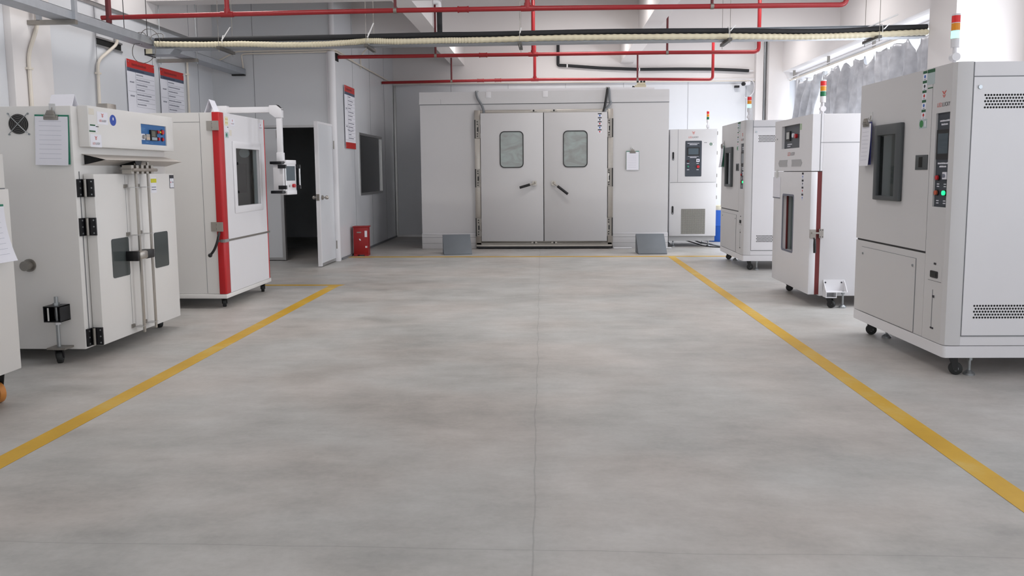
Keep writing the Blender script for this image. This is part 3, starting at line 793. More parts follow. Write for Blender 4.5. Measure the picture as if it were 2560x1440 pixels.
# ================================================================== TWO-DOOR CONTROL CABINET beside the walk-in chamber
def control_cabinet():
    W, D = .79, .75; h = W / 2
    t = empty('control_cabinet', (2.41, 13.1, 0), 0, 'tall grey two-door control cabinet with dark touch panel and mesh vent beside the walk-in chamber', 'cabinet')
    MB().box(-h, h, .02, D, .19, 2.0, GREYW).build('body', t, bev=.005)
    MB().box(-h, h - .01, .03, D, .105, .19, mat('plinth_grey', (160, 160, 160), .5)).build('plinth', t)
    up = MB().box(-h + .004, h, 0, .02, 1.108, 2.0, GREYW).build('upper_door', t, bev=.003)
    lo = MB().box(-h + .004, h, 0, .02, .192, 1.098, GREYW).build('lower_door', t, bev=.003)
    MB().box(-h + .135, -h + .14, -.001, 0, 1.11, 2.0, SEAM).build('fold_line', up, smooth=False)
    for d, z in ((up, 1.55), (lo, .635)):
        MB().prism(rrect(-.352, -.322, z - .07, z + .07, .014), 'y', -.008, 0, BLACK).disc((-.337, -.008, z - .052), .01, 'y', ZINC, 10, .003).build('swing_lock', d)
    for d, zs in ((up, (1.93, 1.6, 1.22)), (lo, (1.05, .85))):
        for z in zs: MB().box(h, h + .012, .0, .03, z - .03, z + .03, STEELD).build('hinge', d)
    cp = MB().prism(rrect(-.135, .14, 1.205, 1.805, .012), 'y', -.004, 0, PANELD).build('control_panel', up)
    MB().box(-.105, .105, -.010, -.004, 1.555, 1.695, BLACK).box(-.085, .085, -.0108, -.009, 1.575, 1.68, LCD).build('display', cp)
    letter_lines(cp, [(-w / 2, w / 2, z, hh, PAPER) for z, w, hh in ((1.765, .2, .01), (1.742, .13, .014), (1.545, .18, .006), (1.525, .11, .012))] + [(x - .02, x + .02, z, .01, PAPER) for x in (-.085, .075) for z in (1.425, 1.32)], -.004)
    MB().cyl((-.085, -.004, 1.465), (-.085, -.014, 1.465), .02, mat('button_dark_red', (60, 20, 28), .4), 14).build('switch', cp)
    MB().cyl((-.085, -.004, 1.375), (-.085, -.014, 1.375), .016, BTNGD, 14).build('push_button', cp)
    MB().cyl((.08, -.004, 1.37), (.08, -.03, 1.37), .024, BTNR, 16).build('emergency_stop', cp)
    MB().box(.05, .103, -.02, -.004, 1.45, 1.5, PAPER).cyl((.077, -.02, 1.475), (.077, -.026, 1.475), .014, INK, 10).build('selector_switch', cp)
    logo(up, 0, 1.865, .17)
    tiny_text_b = MB(); tiny_text(tiny_text_b, .18, .225, 1.775, .01, 0, INKD, 9); tiny_text_b.build('label_text', up, smooth=False)
    MB().box(.265, .345, -.001, 0, 1.72, 1.775, mat('sticker_pale', (204, 206, 204), .6)).disc((.292, -.001, 1.748), .022, 'y', GREEN, 16, .001).disc((.292, -.002, 1.748), .009, 'y', PAPER, 10, .0006).box(.325, .34, -.0016, 0, 1.73, 1.765, PAPER).build('round_green_sticker', up, smooth=False)
    # expanded metal vent
    x0, x1, z0, z1 = -.19, .215, .225, .655
    g = MB().box(x0, x1, -.001, 0, z0, z1, mat('vent_dark', (44, 44, 42), .6)).build('vent_backing', lo)
    w = MB(); wm = mat('vent_wire', (186, 184, 176), .45)
    st = .024
    def seg(xa, za, xb, zb):
        d = Vector((xb - xa, zb - za)).normalized() * .0024; nx, nz = -d.y, d.x
        w.prism([(xa + nx, za + nz), (xb + nx, zb + nz), (xb - nx, zb - nz), (xa - nx, za - nz)], 'y', -.004, -.001, wm)
    k = -(z1 - z0)
    while k < x1 - x0:
        a = max(0, k); b2 = min(x1 - x0, k + (z1 - z0))
        if b2 - a > .003:
            seg(x0 + a, z0 + (a - k), x0 + b2, z0 + (b2 - k))
            seg(x0 + a, z1 - (a - k), x0 + b2, z1 - (b2 - k))
        k += st
    w.build('vent_mesh', lo, smooth=False)
    for x, y in ((-h + .09, .1), (h - .1, .12), (-h + .09, D - .1), (h - .1, D - .1)): level_foot(t, x, y, .11)
    signal_tower(t, .265, .15, 2.0, .98, False, r=.022)
    return t
CTC = control_cabinet()

# ================================================================== WALK-IN CHAMBER at the end of the room
def walk_in_chamber():
    t = empty('walk_in_chamber', (-.12, 13.0, 0), 0, 'large grey walk-in test chamber with double doors at the end of the room', 'test chamber')
    x0, x1 = -2.10, 2.10
    MB().box(x0, x1, 0, 2.3, .26, 2.45, GREYW).build('body', t)
    b = MB().box(x0 - .01, x1 - .002, -.02, 2.3, 2.455, 2.54, GREYW).box(x0 - .005, x1, -.012, 2.3, 2.54, 2.66, GREYW).box(x0 - .005, x1, -.004, 0, 2.445, 2.456, SEAM)
    b.box(x0 + .36, x0 + .363, -.0215, -.02, 2.456, 2.54, SEAM).box(1.1, 1.103, -.0215, -.02, 2.456, 2.54, SEAM)
    b.build('top_fascia', t)
    MB().box(-.96, x1 - .25, .0, .3, 2.66, 2.70, WHITE).build('cable_duct', t)
    for x in (-.93, .03): MB().box(x - .045, x + .045, -.02, -.012, 2.555, 2.655, WHITE).build('junction_plate', t, bev=.003)
    for a, b_ in ((x0, -1.15), (1.17, x1)):
        MB().box(a, b_, -.03, .05, .0, .255, GREYW).box(a, b_, -.034, -.02, .245, .262, WHITE).box(a, b_, -.0315, -.03, .19, .196, SEAM).box(a, b_, -.0315, -.03, .09, .095, SEAM).build('base_rail', t, bev=.002)
    # stainless door frame
    ix0, ix1 = -1.09, 1.10
    fr = MB().box(-1.165, ix0 + .02, -.075, 0, .04, 2.345, STEEL).box(ix1 - .02, 1.165, -.075, 0, .04, 2.345, STEEL)
    fr.box(ix0 + .02, ix1 - .02, -.06, 0, 2.29, 2.345, STEEL).box(ix0 + .02, ix1 - .02, -.06, 0, .10, .135, STEELD)
    fr.build('door_frame', t, bev=.003)
    MB().box(-1.15, 1.15, -.14, -.02, .045, .075, STEEL).box(-1.15, 1.15, -.12, .0, 0.012, .045, BLKM).box(-1.15, 1.15, -.075, 0, .075, .1, STEELD).build('threshold', t)
    for n, (a, b_, wx0, wx1, hx, ang, L) in enumerate(((-1.058, -.005, -.735, -.335, -.152, 196, .26), (.008, 1.062, .325, .735, .167, -38, .30))):
        d = MB().box(a, b_, -.16, -.05, .135, 2.287, GREYW).build('chamber_door', t, bev=.006)
        MB().ring(rrect(wx0, wx1, 1.375, 1.985, .075, 6), rrect(wx0 + .014, wx1 - .014, 1.389, 1.971, .064, 6), -.172, -.158, BLACK).build('window_gasket', d)
        MB().prism(rrect(wx0 + .014, wx1 - .014, 1.389, 1.971, .064, 6), 'y', -.164, -.158, FROST).build('window_pane', d)
        ho = MB().prism(rrect(hx - .036, hx + .036, 1.075, 1.155, .02), 'y', -.205, -.16, STEEL).cyl((hx, -.205, 1.12), (hx, -.23, 1.115), .018, STEEL)
        c_, s_ = math.cos(R(ang)), math.sin(R(ang))
        ho.cyl((hx, -.22, 1.115), (hx + c_ * .09, -.235, 1.115 + s_ * .09), .011, STEEL)
        ho.build('door_handle', d)
        MB().cyl((hx + c_ * .08, -.235, 1.115 + s_ * .08), (hx + c_ * L, -.245, 1.115 + s_ * L), .022, BLACK, 14).build('grip', d)
        s1 = -1 if n == 0 else 1
        for z in (2.03, 1.205, .37):
            hx0 = -1.145 if n == 0 else 1.065
            hb = MB().box(hx0, hx0 + .08, -.1, -.075, z - .155, z + .155, STEELD)
            hb.box(-1.165 if n == 0 else 1.145, -1.145 if n == 0 else 1.165, -.09, -.075, z - .155, z + .155, BLACK)
            for zz in (-.12, -.08, .08, .12): hb.disc((hx0 + .03, -.1, z + zz), .011, 'y', BLACK, 8, .004)
            hb.cyl((hx0 + (.07 if n == 0 else .01), -.12, z - .07), (hx0 + (.07 if n == 0 else .01), -.12, z + .07), .014, STEEL).box(hx0 + .025, hx0 + .045, -.108, -.1, z - .045, z + .03, BLACK)
            hb.build('hinge', t)
        for z in (2.325, .105):
            cx = -.165 if n == 0 else .175
            MB().prism([(cx - .055, z - .012), (cx + .055, z - .012), (cx + .04, z + .018), (cx - .04, z + .018)], 'y', -.1, -.055, STEEL).disc((cx, -.1, z), .016, 'y', BLACK, 10, .003).build('door_catch', t)
    MB().box(-.004, .007, -.12, -.05, .135, 2.287, BLACK).build('door_gap_seal', t)
    dd = [c for c in t.children if c.name.startswith('chamber_door')][1]
    sticker_column(dd, .935, 2.265, .062, .066, 5, -.16, INKD)
    return t
WIC = walk_in_chamber()
clipboard('clipboard with blank sheet hanging on the right panel of the walk-in chamber', (1.378, 12.995, 1.64), 0, .215, .31, BOARD, hook=True)
for x0, rz, lb in ((-1.475, 12, 'grey sheet ramp leaning left of the walk-in chamber doors'), (1.595, 2, 'grey sheet ramp leaning right of the walk-in chamber doors')):
    g = empty('ramp', (x0, 11.96, 0), R(rz), lb, 'ramp', 'grey ramps at the walk-in chamber')
    MB().prism([(0, 0), (0, .018), (.30, .302), (.32, .296), (.03, 0)], 'x', -.225, .225, RAMPM).build('ramp_plate', g, bev=.003)
    for a in (-.22, .205): MB().prism([(.04, 0), (.36, 0), (.36, .28), (.31, .285)], 'x', a, a + .015, RAMPM).build('side_plate', g)
    MB().box(-.205, .205, .34, .36, 0, .28, RAMPM).build('back_plate', g)
# cables dropping over the fascia to the door frame
def pipe_thing(name, pts, r, m_, label, cat, group=None, n=10, rad=.06, wob=0, kind=None):
    P = bend(pts, rad)
    o = MB().tube(P, r, m_, n).build(name)
    return tag(o, label, cat, group)
def smooth_path(pts, k=8):
    P = [Vector(p) for p in pts]; P = [P[0]] + P + [P[-1]]; out = []
    for i in range(1, len(P) - 2):
        for j in range(k):
            s = j / k
            out.append(.5 * ((2 * P[i]) + (P[i + 1] - P[i - 1]) * s + (2 * P[i - 1] - 5 * P[i] + 4 * P[i + 1] - P[i + 2]) * s * s + (-P[i - 1] + 3 * P[i] - 3 * P[i + 1] + P[i + 2]) * s ** 3))
    out.append(P[-2]); return out
for pts, m_ in (([(-1.235, .06, 2.668), (-1.25, -.06, 2.65), (-1.23, -.07, 2.55), (-1.16, -.07, 2.43), (-1.13, -.07, 2.34), (-1.13, -.08, 2.29)], GCOND),
                ([(.965, .06, 2.70), (.975, -.05, 2.67), (.985, -.07, 2.5), (1.0, -.07, 2.44), (.96, -.07, 2.38), (.915, -.07, 2.33), (.905, -.08, 2.29)], GCOND),
                ([(.945, .06, 2.70), (.945, -.05, 2.67), (.93, -.07, 2.55), (.915, -.07, 2.45), (.895, -.07, 2.34), (.885, -.08, 2.29)], BLACK)):
    o = MB().tube(smooth_path([(x + .12, y, z) for x, y, z in pts]), .02, m_, 10).build('corrugated_cable', WIC)
tag(MB().cyl((1.06, 12.955 - .1, .012), (1.36, 12.86, .012), .012, WHITE).build('drain_pipe'), 'thin white pipe lying on the floor right of the chamber threshold', 'pipe')
tag(MB().cyl((1.84, 12.84, .012), (2.02, 12.83, .012), .012, WHITE).build('drain_pipe'), 'short white pipe end on the floor beside the right ramp', 'pipe')
# the cream device standing on the chamber roof
g = empty('roof_valve', (1.52, 13.25, 2.66), 0, 'small cream boxy device with black knobs on top of the walk-in chamber', 'device')
MB().box(-.09, .1, -.05, .05, .0, .1, CONDC).box(-.05, .09, -.04, .04, .1, .14, CONDC).build('housing', g, bev=.006)
for x in (-.04, .02, .07): MB().cyl((x, -.02, .14), (x, -.02, .17), .018, BLACK, 10).build('knob', g)
MB().cyl((-.09, 0, .06), (-.13, 0, .075), .02, BLACK).build('knob', g); MB().cyl((-.09, 0, .01), (-.19, 0, .008), .008, BLACK).build('lead', g)

# ================================================================== LEFT SIDE MACHINES
def left_oven():
    W, D = 1.24, 1.15; h = W / 2
    t = empty('industrial_oven', (-3.263, 5.70, 0), R(90), 'cream industrial oven with two dark windows, blue control panel and canopy on the left', 'oven')
    U = lambda u: u - h
    MB().box(-h, h, 0, D, .088, 1.775, CREAM).build('body', t, bev=.003)
    # control housing
    c = MB().plate(U(.07), h + .012, 1.50, 1.782, -.076, -.001, [(U(.75), U(1.14), 1.542, 1.70)], CREAM).build('control_housing', t, bev=.002)
    cp = MB().box(U(.75), U(1.14), -.065, -.055, 1.542, 1.70, PBLUE).build('control_panel', c)
    y = -.065
    MB().box(U(.89), U(.985), y - .014, y, 1.575, 1.66, BLACK).box(U(.90), U(.955), y - .0155, y - .013, 1.607, 1.652, mat('lcd_olive', (98, 98, 88), .2)).box(U(.90), U(.98), y - .0155, y - .013, 1.58, 1.602, mat('key_grey', (150, 164, 176), .4)).build('temperature_controller', cp)
    MB().box(U(.825), U(.88), y - .01, y, 1.577, 1.624, STEEL).box(U(.83), U(.875), y - .011, y - .009, 1.582, 1.60, mat('beige_key', (200, 180, 160), .4)).build('timer', cp)
    MB().box(U(.758), U(.815), y - .004, y, 1.577, 1.624, PAPER).cyl((U(.786), y, 1.60), (U(.786), y - .02, 1.60), .016, STEEL, 12).build('key_switch', cp)
    for u, z, m_, r_ in ((1.015, 1.648, BTNR, .012), (1.045, 1.648, YELST, .008), (1.085, 1.65, BTNR, .018), (1.02, 1.592, BTNR, .012), (1.085, 1.592, BTNR, .013)):
        MB().cyl((U(u), y, z), (U(u), y - .014, z), r_, m_, 14).cyl((U(u), y, z), (U(u), y - .004, z), r_ * 1.35, BLACK, 14).build('push_button', cp)
    for i, (u0, u1, z) in enumerate(((.765, .83, 1.668), (.765, .82, 1.655), (.83, .87, 1.56), (.9, .94, 1.557), (1.0, 1.03, 1.617), (1.06, 1.1, 1.617))):
        b = MB(); tiny_text(b, U(u0), U(u1), z, .006, y, mat('pale_blue_print', (96, 150, 200), .6), i); b.build('lettering', cp, smooth=False)
    logo(c, U(.24), 1.687, .09, -.0765, 'logo_sticker', True)
    logo(c, U(.147), 1.524, .09, -.0765, 'logo_sticker', True)
    MB().disc((U(.37), -.0762, 1.70), .04, 'y', mat('round_blue', (40, 76, 170), .5), 24, .0012).box(U(.364), U(.376), -.079, -.0774, 1.70, 1.72, PAPER).build('round_blue_sticker', c, smooth=False)
    MB().box(U(.08), U(.17), -.0775, -.0762, 1.603, 1.655, PAPER).box(U(.085), U(.145), -.0785, -.0775, 1.645, 1.655, GREEN).box(U(.075), U(.145), -.0785, -.0775, 1.603, 1.613, GREEN).box(U(.152), U(.185), -.0785, -.0775, 1.64, 1.646, INKD).build('green_sticker', c, smooth=False)
    MB().box(U(.08), U(.14), -.0775, -.0762, 1.722, 1.765, mat('sticker_cream', (222, 216, 204), .6)).build('label_sticker', c, smooth=False)
    # canopy of folded stainless steel
    a, z0, z1 = .16, 1.372, 1.452
    MB().add([(U(.09), 0, z1), (U(.09), 0, z0), (U(.09) + .02, -a, 1.41), (h + .015, 0, z1), (h + .015, 0, z0), (h - .02, -a, 1.41)], [(0, 2, 5, 3), (1, 4, 5, 2), (3, 5, 4)], mat('satin_steel', (196, 190, 184), .42, .35)).build('canopy', t, smooth=False)
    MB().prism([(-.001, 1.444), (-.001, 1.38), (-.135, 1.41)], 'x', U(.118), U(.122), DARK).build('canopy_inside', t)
    MB().prism([(U(.50), 1.408), (U(.60), 1.408), (U(.58), 1.365), (U(.53), 1.365)], 'y', -.15, -.02, BLACK).build('canopy_bracket', t)
    # two doors
    for n, (u0, u1, w0, w1) in enumerate(((.085, .608, .25, .472), (.612, 1.215, .843, 1.06))):
        d = MB().plate(U(u0), U(u1), .098, 1.312, -.08, -.008, [], CREAM).build('door', t, bev=.003)
        MB().prism(rrect(U(w0), U(w1), .553, .84, .018), 'y', -.084, -.08, TINT).build('door_window', d)
        # long vertical closing rod with guides
        ur = (.525, .695)[n]
        k = (.62, .79)[n]
        MB().box(U(ur) - .012, U(ur) + .012, -.145, -.135, .10, 1.40, STEEL).build('lock_rod', d)
        for z in (1.22, .86, .70, .16):
            MB().box(U(ur) - .075, U(ur) - .035, -.09, -.08, z - .014, z + .014, STEELD).box(U(ur) - .06, U(ur) + .02, -.15, -.09, z - .012, z - .008, ALU).build('rod_guide', d)
        MB().box(U(ur) - .0555, U(ur) - .0535, -.083, -.08, .16, 1.3, ALU).build('door_seam_wire', d)
    lk = MB().box(U(.40), U(.73), -.175, -.085, 1.342, 1.35, STEELD)
    for u in (.41, .48, .55, .62, .69): lk.box(U(u), U(u) + .035, -.17, -.10, 1.312, 1.375, STEEL)
    lk.cyl((U(.42), -.175, 1.34), (U(.76), -.175, 1.34), .012, STEEL).build('top_latch', t)
    MB().box(U(.445), U(.55), -.19, -.10, .67, .73, STEEL).build('door_handle', t, bev=.012)
    MB().box(U(.55), U(.66), -.18, -.10, .665, .73, BLACK).build('handle_grip', t, bev=.006); MB().box(U(.42), U(.445), -.18, -.085, .66, .735, BLACK).build('handle_bracket', t, bev=.006)
    for z in (1.215, .945, .165):
        hb = MB()
        for k, zz in enumerate((z,)):
            hb.box(U(.035), U(.10), -.016, -.001, z - .062, z + .062, BLKM).box(U(.085), U(.215), -.03, .0, z - .062, z + .062, BLKM)
        hb = MB().box(U(.012), U(.065), -.014, 0, z - .062, z + .062, BLKM)
        hb.box(U(.083) - .012, U(.083), -.084, -.012, z - .062, z + .062, BLKM)
        hb.cyl((U(.06), -.03, z - .06), (U(.06), -.03, z + .06), .011, STEELD)
        for zz in (-.045, 0, .045):
            hb.disc((U(.03), -.014, z + zz), .006, 'y', ZINC, 8, .003)
            for yy in (-.07, -.03): hb.disc((U(.071), yy, z + zz), .0055, 'x', ZINC, 8, .003)
        hb.build('hinge', t)
    MB().box(U(.045), U(.05), -.004, -.001, .1, 1.33, SEAM).build('door_seam', t, smooth=False)
    b = MB().box(U(.84), U(.925), -.0816, -.08, 1.16, 1.285, PAPER).box(U(.84), U(.925), -.083, -.0816, 1.24, 1.272, YELST)
    for z in (1.205, 1.185): b.box(U(.85), U(.915), -.083, -.0816, z - .003, z + .003, INK)
    b.build('yellow_sticker', t, smooth=False)
    b = MB().box(U(1.14), U(1.212), -.0816, -.08, 1.19, 1.3, INKD)
    for u in (1.146, 1.178): b.box(U(u), U(u) + .028, -.083, -.0816, 1.195, 1.272, PAPER).disc((U(u) + .014, -.083, 1.24), .009, 'y', STRED if u < 1.15 else INKD, 3, .0008)
    b.build('warning_sticker', t, smooth=False)
    # near side: fan guard, sleeve, bracket with caster; local x of this side is -depth
    kw = dict(parent=t, loc=(-h, 0, 0), rot=(0, 0, R(-90)))
    s = MB().disc((-.37, -.003, 1.655), .068, 'y', BLACK, 28, .006)
    for r_ in (.014, .026, .038, .05, .062):
        s.tube([(-.37 + r_ * math.cos(2 * math.pi * i / 24), -.011, 1.655 + r_ * math.sin(2 * math.pi * i / 24)) for i in range(25)], .0012, STEELD, 5)
    for sx in (1, -1): s.cyl((-.37 - .07, -.012, 1.655 + sx * .07), (-.37 + .07, -.012, 1.655 - sx * .07), .0028, ZINC, 6)
    for sx in (1, -1):
        for sz in (1, -1): s.disc((-.37 + sx * .07, -.002, 1.655 + sz * .07), .007, 'y', ZINC, 8, .006)
    s.build('fan_guard', **kw)
    MB().cyl((-.363, 0, .682), (-.363, -.012, .682), .045, STEELD, 20).cyl((-.363, -.012, .682), (-.363, -.06, .682), .034, STEELD, 20).build('cable_sleeve', **kw)
    br = MB().box(-.215, -.210, -.11, 0, .30, .41, BLKM).box(-.05 - .05, -.095, -.11, 0, .30, .41, BLKM).box(-.215, -.095, -.11, 0, .405, .41, BLKM).box(-.215, -.095, -.11, 0, .30, .305, BLKM).box(-.205, -.1, -.006, 0, .3, .41, BLKM).box(-.185, -.175, -.112, -.108, .31, .40, CREAM)
    bo = br.build('caster_bracket', **kw)
    MB().cyl((-.155, -.055, .12), (-.155, -.055, .47), .0125, ZINC, 12).cyl((-.155, -.055, .41), (-.155, -.055, .428), .022, ZINC, 6).cyl((-.155, -.055, .275), (-.155, -.055, .295), .02, WHITE, 6).build('threaded_rod', bo)
    MB().box(-.215, -.085, -.1, 0, .105, .118, STEELD).build('caster_plate', bo)
    caster(t, -h - .055, .155, .106, .046, yaw=.4)
    caster(t, h - .07, .08, .09, .04, yaw=.9); caster(t, h - .1, D - .1, .09, .04, yaw=.9); caster(t, -h + .1, D - .1, .09, .04)
    MB().box(U(.03), U(.05), .12, .2, 1.775, 1.81, CREAM).build('top_lug', t) if False else None
    MB().box(U(.78), U(.9), .2, .29, 1.775, 1.862, STEEL).build('exhaust_collar', t, bev=.003)
    return t
left_oven()
clipboard('clipboard with green board and record sheet on the side of the left oven', (-3.392, 5.08, 1.715), 0, .24, .335, BOARD, lift=.012, tilt=R(1.5), curl=.012)
clipboard('clipboard with green board hanging on the low cabinet at the left edge', (-3.09, 4.015, 1.145), R(90), .21, .31, BOARD, lift=.02, curl=.06)

def low_cabinet():
    t = empty('low_cabinet', (-3.09, 3.55, 0), R(90), 'cream low cabinet cut off by the left edge of the picture on orange wheels', 'cabinet')
    MB().plate(-.62, .62, 1.235, 1.425, 0, .04, [(-.5, .53, 1.27, 1.405)], CREAM).box(-.62, .62, .04, .75, 1.235, 1.425, CREAM).build('upper_case', t, bev=.002)
    MB().box(-.5, .53, .03, .04, 1.27, 1.405, mat('brown_recess', (120, 104, 84), .5)).build('recessed_panel', t)
    MB().box(-.63, .63, -.012, .75, .19, 1.228, CREAM).build('body', t, bev=.003)
    MB().box(-.62, .62, .002, .7, 1.226, 1.238, SEAM).build('shadow_gap', t)
    for x, y in ((.565, .085), (-.5, .11), (.5, .66), (-.5, .66)): caster(t, x, y, .19, .06, ORANGE, yaw=1.2)
low_cabinet()

def red_chamber():
    W, D = 1.18, 1.15; h = W / 2
    t = empty('red_trimmed_chamber', (-3.15, 7.74, 0), R(90), 'white test chamber with red corner trim, side window and hanging control pendant', 'test chamber')
    U = lambda u: u - h
    MB().box(U(.02), h - .02, .5, D, .145, 1.89, CREAM).plate(U(.02), h - .02, .145, 1.89, .061, .5, [(U(.2), U(1.12), .9, 1.68)], CREAM).build('body', t)
    MB().box(-h, h, -.005, D, .10, .142, CREAM).build('plinth', t, bev=.004)
    # red corner posts, chamfered
    for n, (z0, z1) in enumerate(((.145, .655), (.668, 1.893))):
        MB().prism([(U(0), .065), (U(0), .006), (U(.01), -.004), (U(.10), -.004), (U(.10), .065)], 'z', z0, z1, RED).build('corner_trim', t, bev=.002)
        MB().prism([(h, .065), (h, .02), (h - .03, -.004), (h - .06, -.004), (h - .06, .065)], 'z', z0, z1, RED).build('corner_trim', t, bev=.002)
    d = MB().plate(U(.101), h - .061, .668, 1.893, -.006, .06, [(U(.34), U(.95), .985, 1.56)], WHITE).build('door', t)
    MB().ring([(U(.27), .915), (U(1.01), .915), (U(1.01), 1.63), (U(.27), 1.63)], [(U(.34), .985), (U(.95), .985), (U(.95), 1.56), (U(.34), 1.56)], -.016, -.006, WHITE).build('window_frame', d, bev=.004)
    MB().plate(U(.34), U(.95), .985, 1.56, .018, .024, [], GLASS).build('window_pane', d)
    iw = mat('chamber_inside', (92, 94, 92), .4)
    MB().box(U(.2), U(1.12), .49, .499, .9, 1.68, iw).box(U(1.11), U(1.119), .062, .49, .9, 1.68, iw).box(U(.2), U(1.12), .062, .49, .9, .91, DGREY).box(U(.2), U(1.12), .062, .49, 1.67, 1.68, DGREY).box(U(1.09), U(1.11), .2, .44, 1.1, 1.42, mat('inside_shelf', (50, 48, 46), .5)).build('window_inside', d)
    MB().cyl((U(.97), .15, 1.53), (U(.93), .15, 1.53), .05, ILAMP, 20).build('inner_lamp', d)
    MB().plate(U(.101), h - .061, .145, .655, -.006, .06, [], WHITE).build('lower_panel', t)
    MB().box(U(.0), h, -.012, .06, .653, .672, STEELD).box(-h - .003, U(.09), -.014, .03, .648, .678, ALU).build('chrome_strip', t)
    # near side (faces the photographer)
    kw = dict(parent=t, loc=(U(.02), 0, 0), rot=(0, 0, R(-90)))
    MB().box(-.073, -.062, -.0015, 0, .15, 1.89, BLACK).build('door_seal', **kw)
    b = MB().box(-.195, -.192, -.0015, 0, .15, 1.885, SEAM).box(-.45, -.192, -.0015, 0, 1.80, 1.803, SEAM)
    b.build('panel_gap', smooth=False, **kw)
    for z in (1.765, .80):
        hb = MB().box(-.125, -.06, -.012, 0, z - .045, z + .045, STEEL).box(-.06, .0, -.034, -.022, z - .045, z + .045, STEEL).cyl((-.062, -.014, z - .045), (-.062, -.014, z + .045), .009, STEEL)
        for zz in (-.02, .02): hb.box(-.066, -.058, -.026, -.02, z + zz - .006, z + zz + .006, BLACK)
        hb.build('hinge', **kw)
    MB().tube(smooth_path([(-.035, -.035, .745), (-.035, -.06, .71), (-.045, -.075, .65), (-.075, -.08, .58), (-.115, -.08, .53)]), .012, BLACK, 12, radii=None).sphere((-.115, -.08, .53), .02, BLACK).build('door_handle', **kw)
    logo(d, U(.30), 1.80, .07, -.0065, 'logo_sticker', True); logo(d, U(1.03), 1.80, .07, -.0065, 'logo_sticker', True)
    b = MB().box(U(.125), U(.195), -.008, -.006, 1.775, 1.86, mat('sticker_ivory', (226, 220, 190), .6))
    for u in (.135, .165):
        for z in (1.79, 1.825): b.disc((U(u) + .01, -.008, z + .01), .011, 'y', mat('hazard_yellow', (200, 180, 60), .6), 3, .001)
    b.build('hazard_sticker', d, smooth=False)
    MB().box(U(.125), U(.195), -.008, -.006, 1.655, 1.71, mat('sticker_grey', (176, 190, 192), .6)).disc((U(.15), -.008, 1.682), .018, 'y', BTNGD, 14, .001).build('round_green_sticker', d, smooth=False)
    MB().box(U(.13), U(.19), -.008, -.006, 1.72, 1.765, PAPER).box(U(.17), U(.195), -.009, -.008, 1.755, 1.762, INKD).build('label_sticker', d, smooth=False)
    MB().box(U(.22), U(.27), -.008, -.006, 1.68, 1.735, mat('sticker_cream', (222, 216, 204), .6)).build('label_sticker', d, smooth=False)
    for x, y in ((-h + .11, .07), (h - .12, .05), (-h + .1, D - .1), (h - .1, D - .1)): caster(t, x, y, .1, .043, yaw=.35)
    # pendant arm over the roof
    y0, zt = .42, 1.965
    px = .34
    arm = MB().box(px - .04, px + .04, y0 - .04, y0 + .04, 1.89, 2.0, WHITE).box(px - .035, px + .035, y0 - .12, y0 + .06, 1.945, 2.03, WHITE)
    arm.box(px - .025, px + .025, -.19, y0 - .1, 1.955, 2.015, WHITE)
    arm.prism([(-.29, 1.90), (-.29, 1.99), (-.24, 2.03), (-.16, 2.03), (-.16, 1.945), (-.22, 1.90)], 'x', px - .035, px + .035, WHITE)
    arm.box(px - .026, px + .026, -.28, -.228, 1.52, 1.9, WHITE)
    arm.box(px - .034, px + .034, -.288, -.22, 1.43, 1.53, WHITE)
    ao = arm.build('pendant_arm', t, bev=.003)
    MB().prism([(-.293, 1.985), (-.243, 2.035), (-.23, 2.032), (-.286, 1.976)], 'x', px - .03, px + .03, BLACK).box(px - .03, px + .03, y0 + .02, y0 + .062, 2.03, 2.036, BLACK).build('arm_cap', ao)
    # pendant box, turned a little towards the photographer
    q = MB().box(-.13, .13, -.06, .055, -.16, .12, WHITE)
    po = q.build('control_pendant', t, bev=.004, loc=(px + .0, -.285, 1.285), rot=(0, 0, R(-10)))
    MB().box(-.15, .10, -.055, .08, .12, .15, BLKM).build('corner_cap', po, bev=.004); MB().box(-.15, .10, -.055, .08, -.19, -.16, BLKM).build('corner_cap', po, bev=.004)
    MB().box(-.08, .13, -.075, .0, .12, .165, WHITE).box(-.08, .13, -.075, .0, -.205, -.16, WHITE).box(-.1, .13, -.07, -.055, -.17, .13, WHITE).build('bezel', po, bev=.004)
    MB().box(-.085, .1, -.073, -.07, -.055, .10, LCD).build('display', po)
    MB().cyl((.055, -.07, -.11), (.055, -.095, -.11), .02, BTNR, 16).build('emergency_stop', po); MB().cyl((-.02, -.07, -.11), (-.02, -.085, -.11), .013, ALU, 14).build('push_button', po)
    for x in (-.15, .15):
        MB().cyl((x, -.1, -.11), (x, -.1, .08), .009, ALU, 12).box(x - .012, x + .012, -.11, -.02, .075, .115, BLKM).box(x - .012, x + .012, -.11, -.02, -.145, -.105, BLKM).build('side_handle', po)
    return t
red_chamber()
# tent cards standing on the machines
def tent_card(loc, rz, w, h, label):
    b = MB().add([(-w / 2, -h * .38, 0), (w / 2, -h * .38, 0), (w / 2, 0, h), (-w / 2, 0, h), (w / 2, h * .38, 0), (-w / 2, h * .38, 0),
                  (-w / 2, -h * .36, 0), (w / 2, -h * .36, 0), (w / 2, 0, h - .004), (-w / 2, 0, h - .004), (w / 2, h * .36, 0), (-w / 2, h * .36, 0)],
                 [(0, 1, 2, 3), (3, 2, 4, 5), (6, 9, 8, 7), (9, 11, 10, 8), (0, 3, 9, 6), (1, 7, 8, 2), (3, 5, 11, 9), (2, 8, 10, 4), (0, 6, 7, 1), (5, 4, 10, 11)], PAPER)
    o = b.build('tent_card', smooth=False, loc=loc, rot=(0, 0, rz))
    return tag(o, label, 'tent card', 'folded name cards on the left machines')
tent_card((-3.55, 5.45, 1.776), R(-6), .19, .115, 'folded paper name card standing on top of the left oven')
tent_card((-3.30, 7.36, 1.894), R(96), .17, .13, 'folded white name card standing on top of the red trimmed chamber')

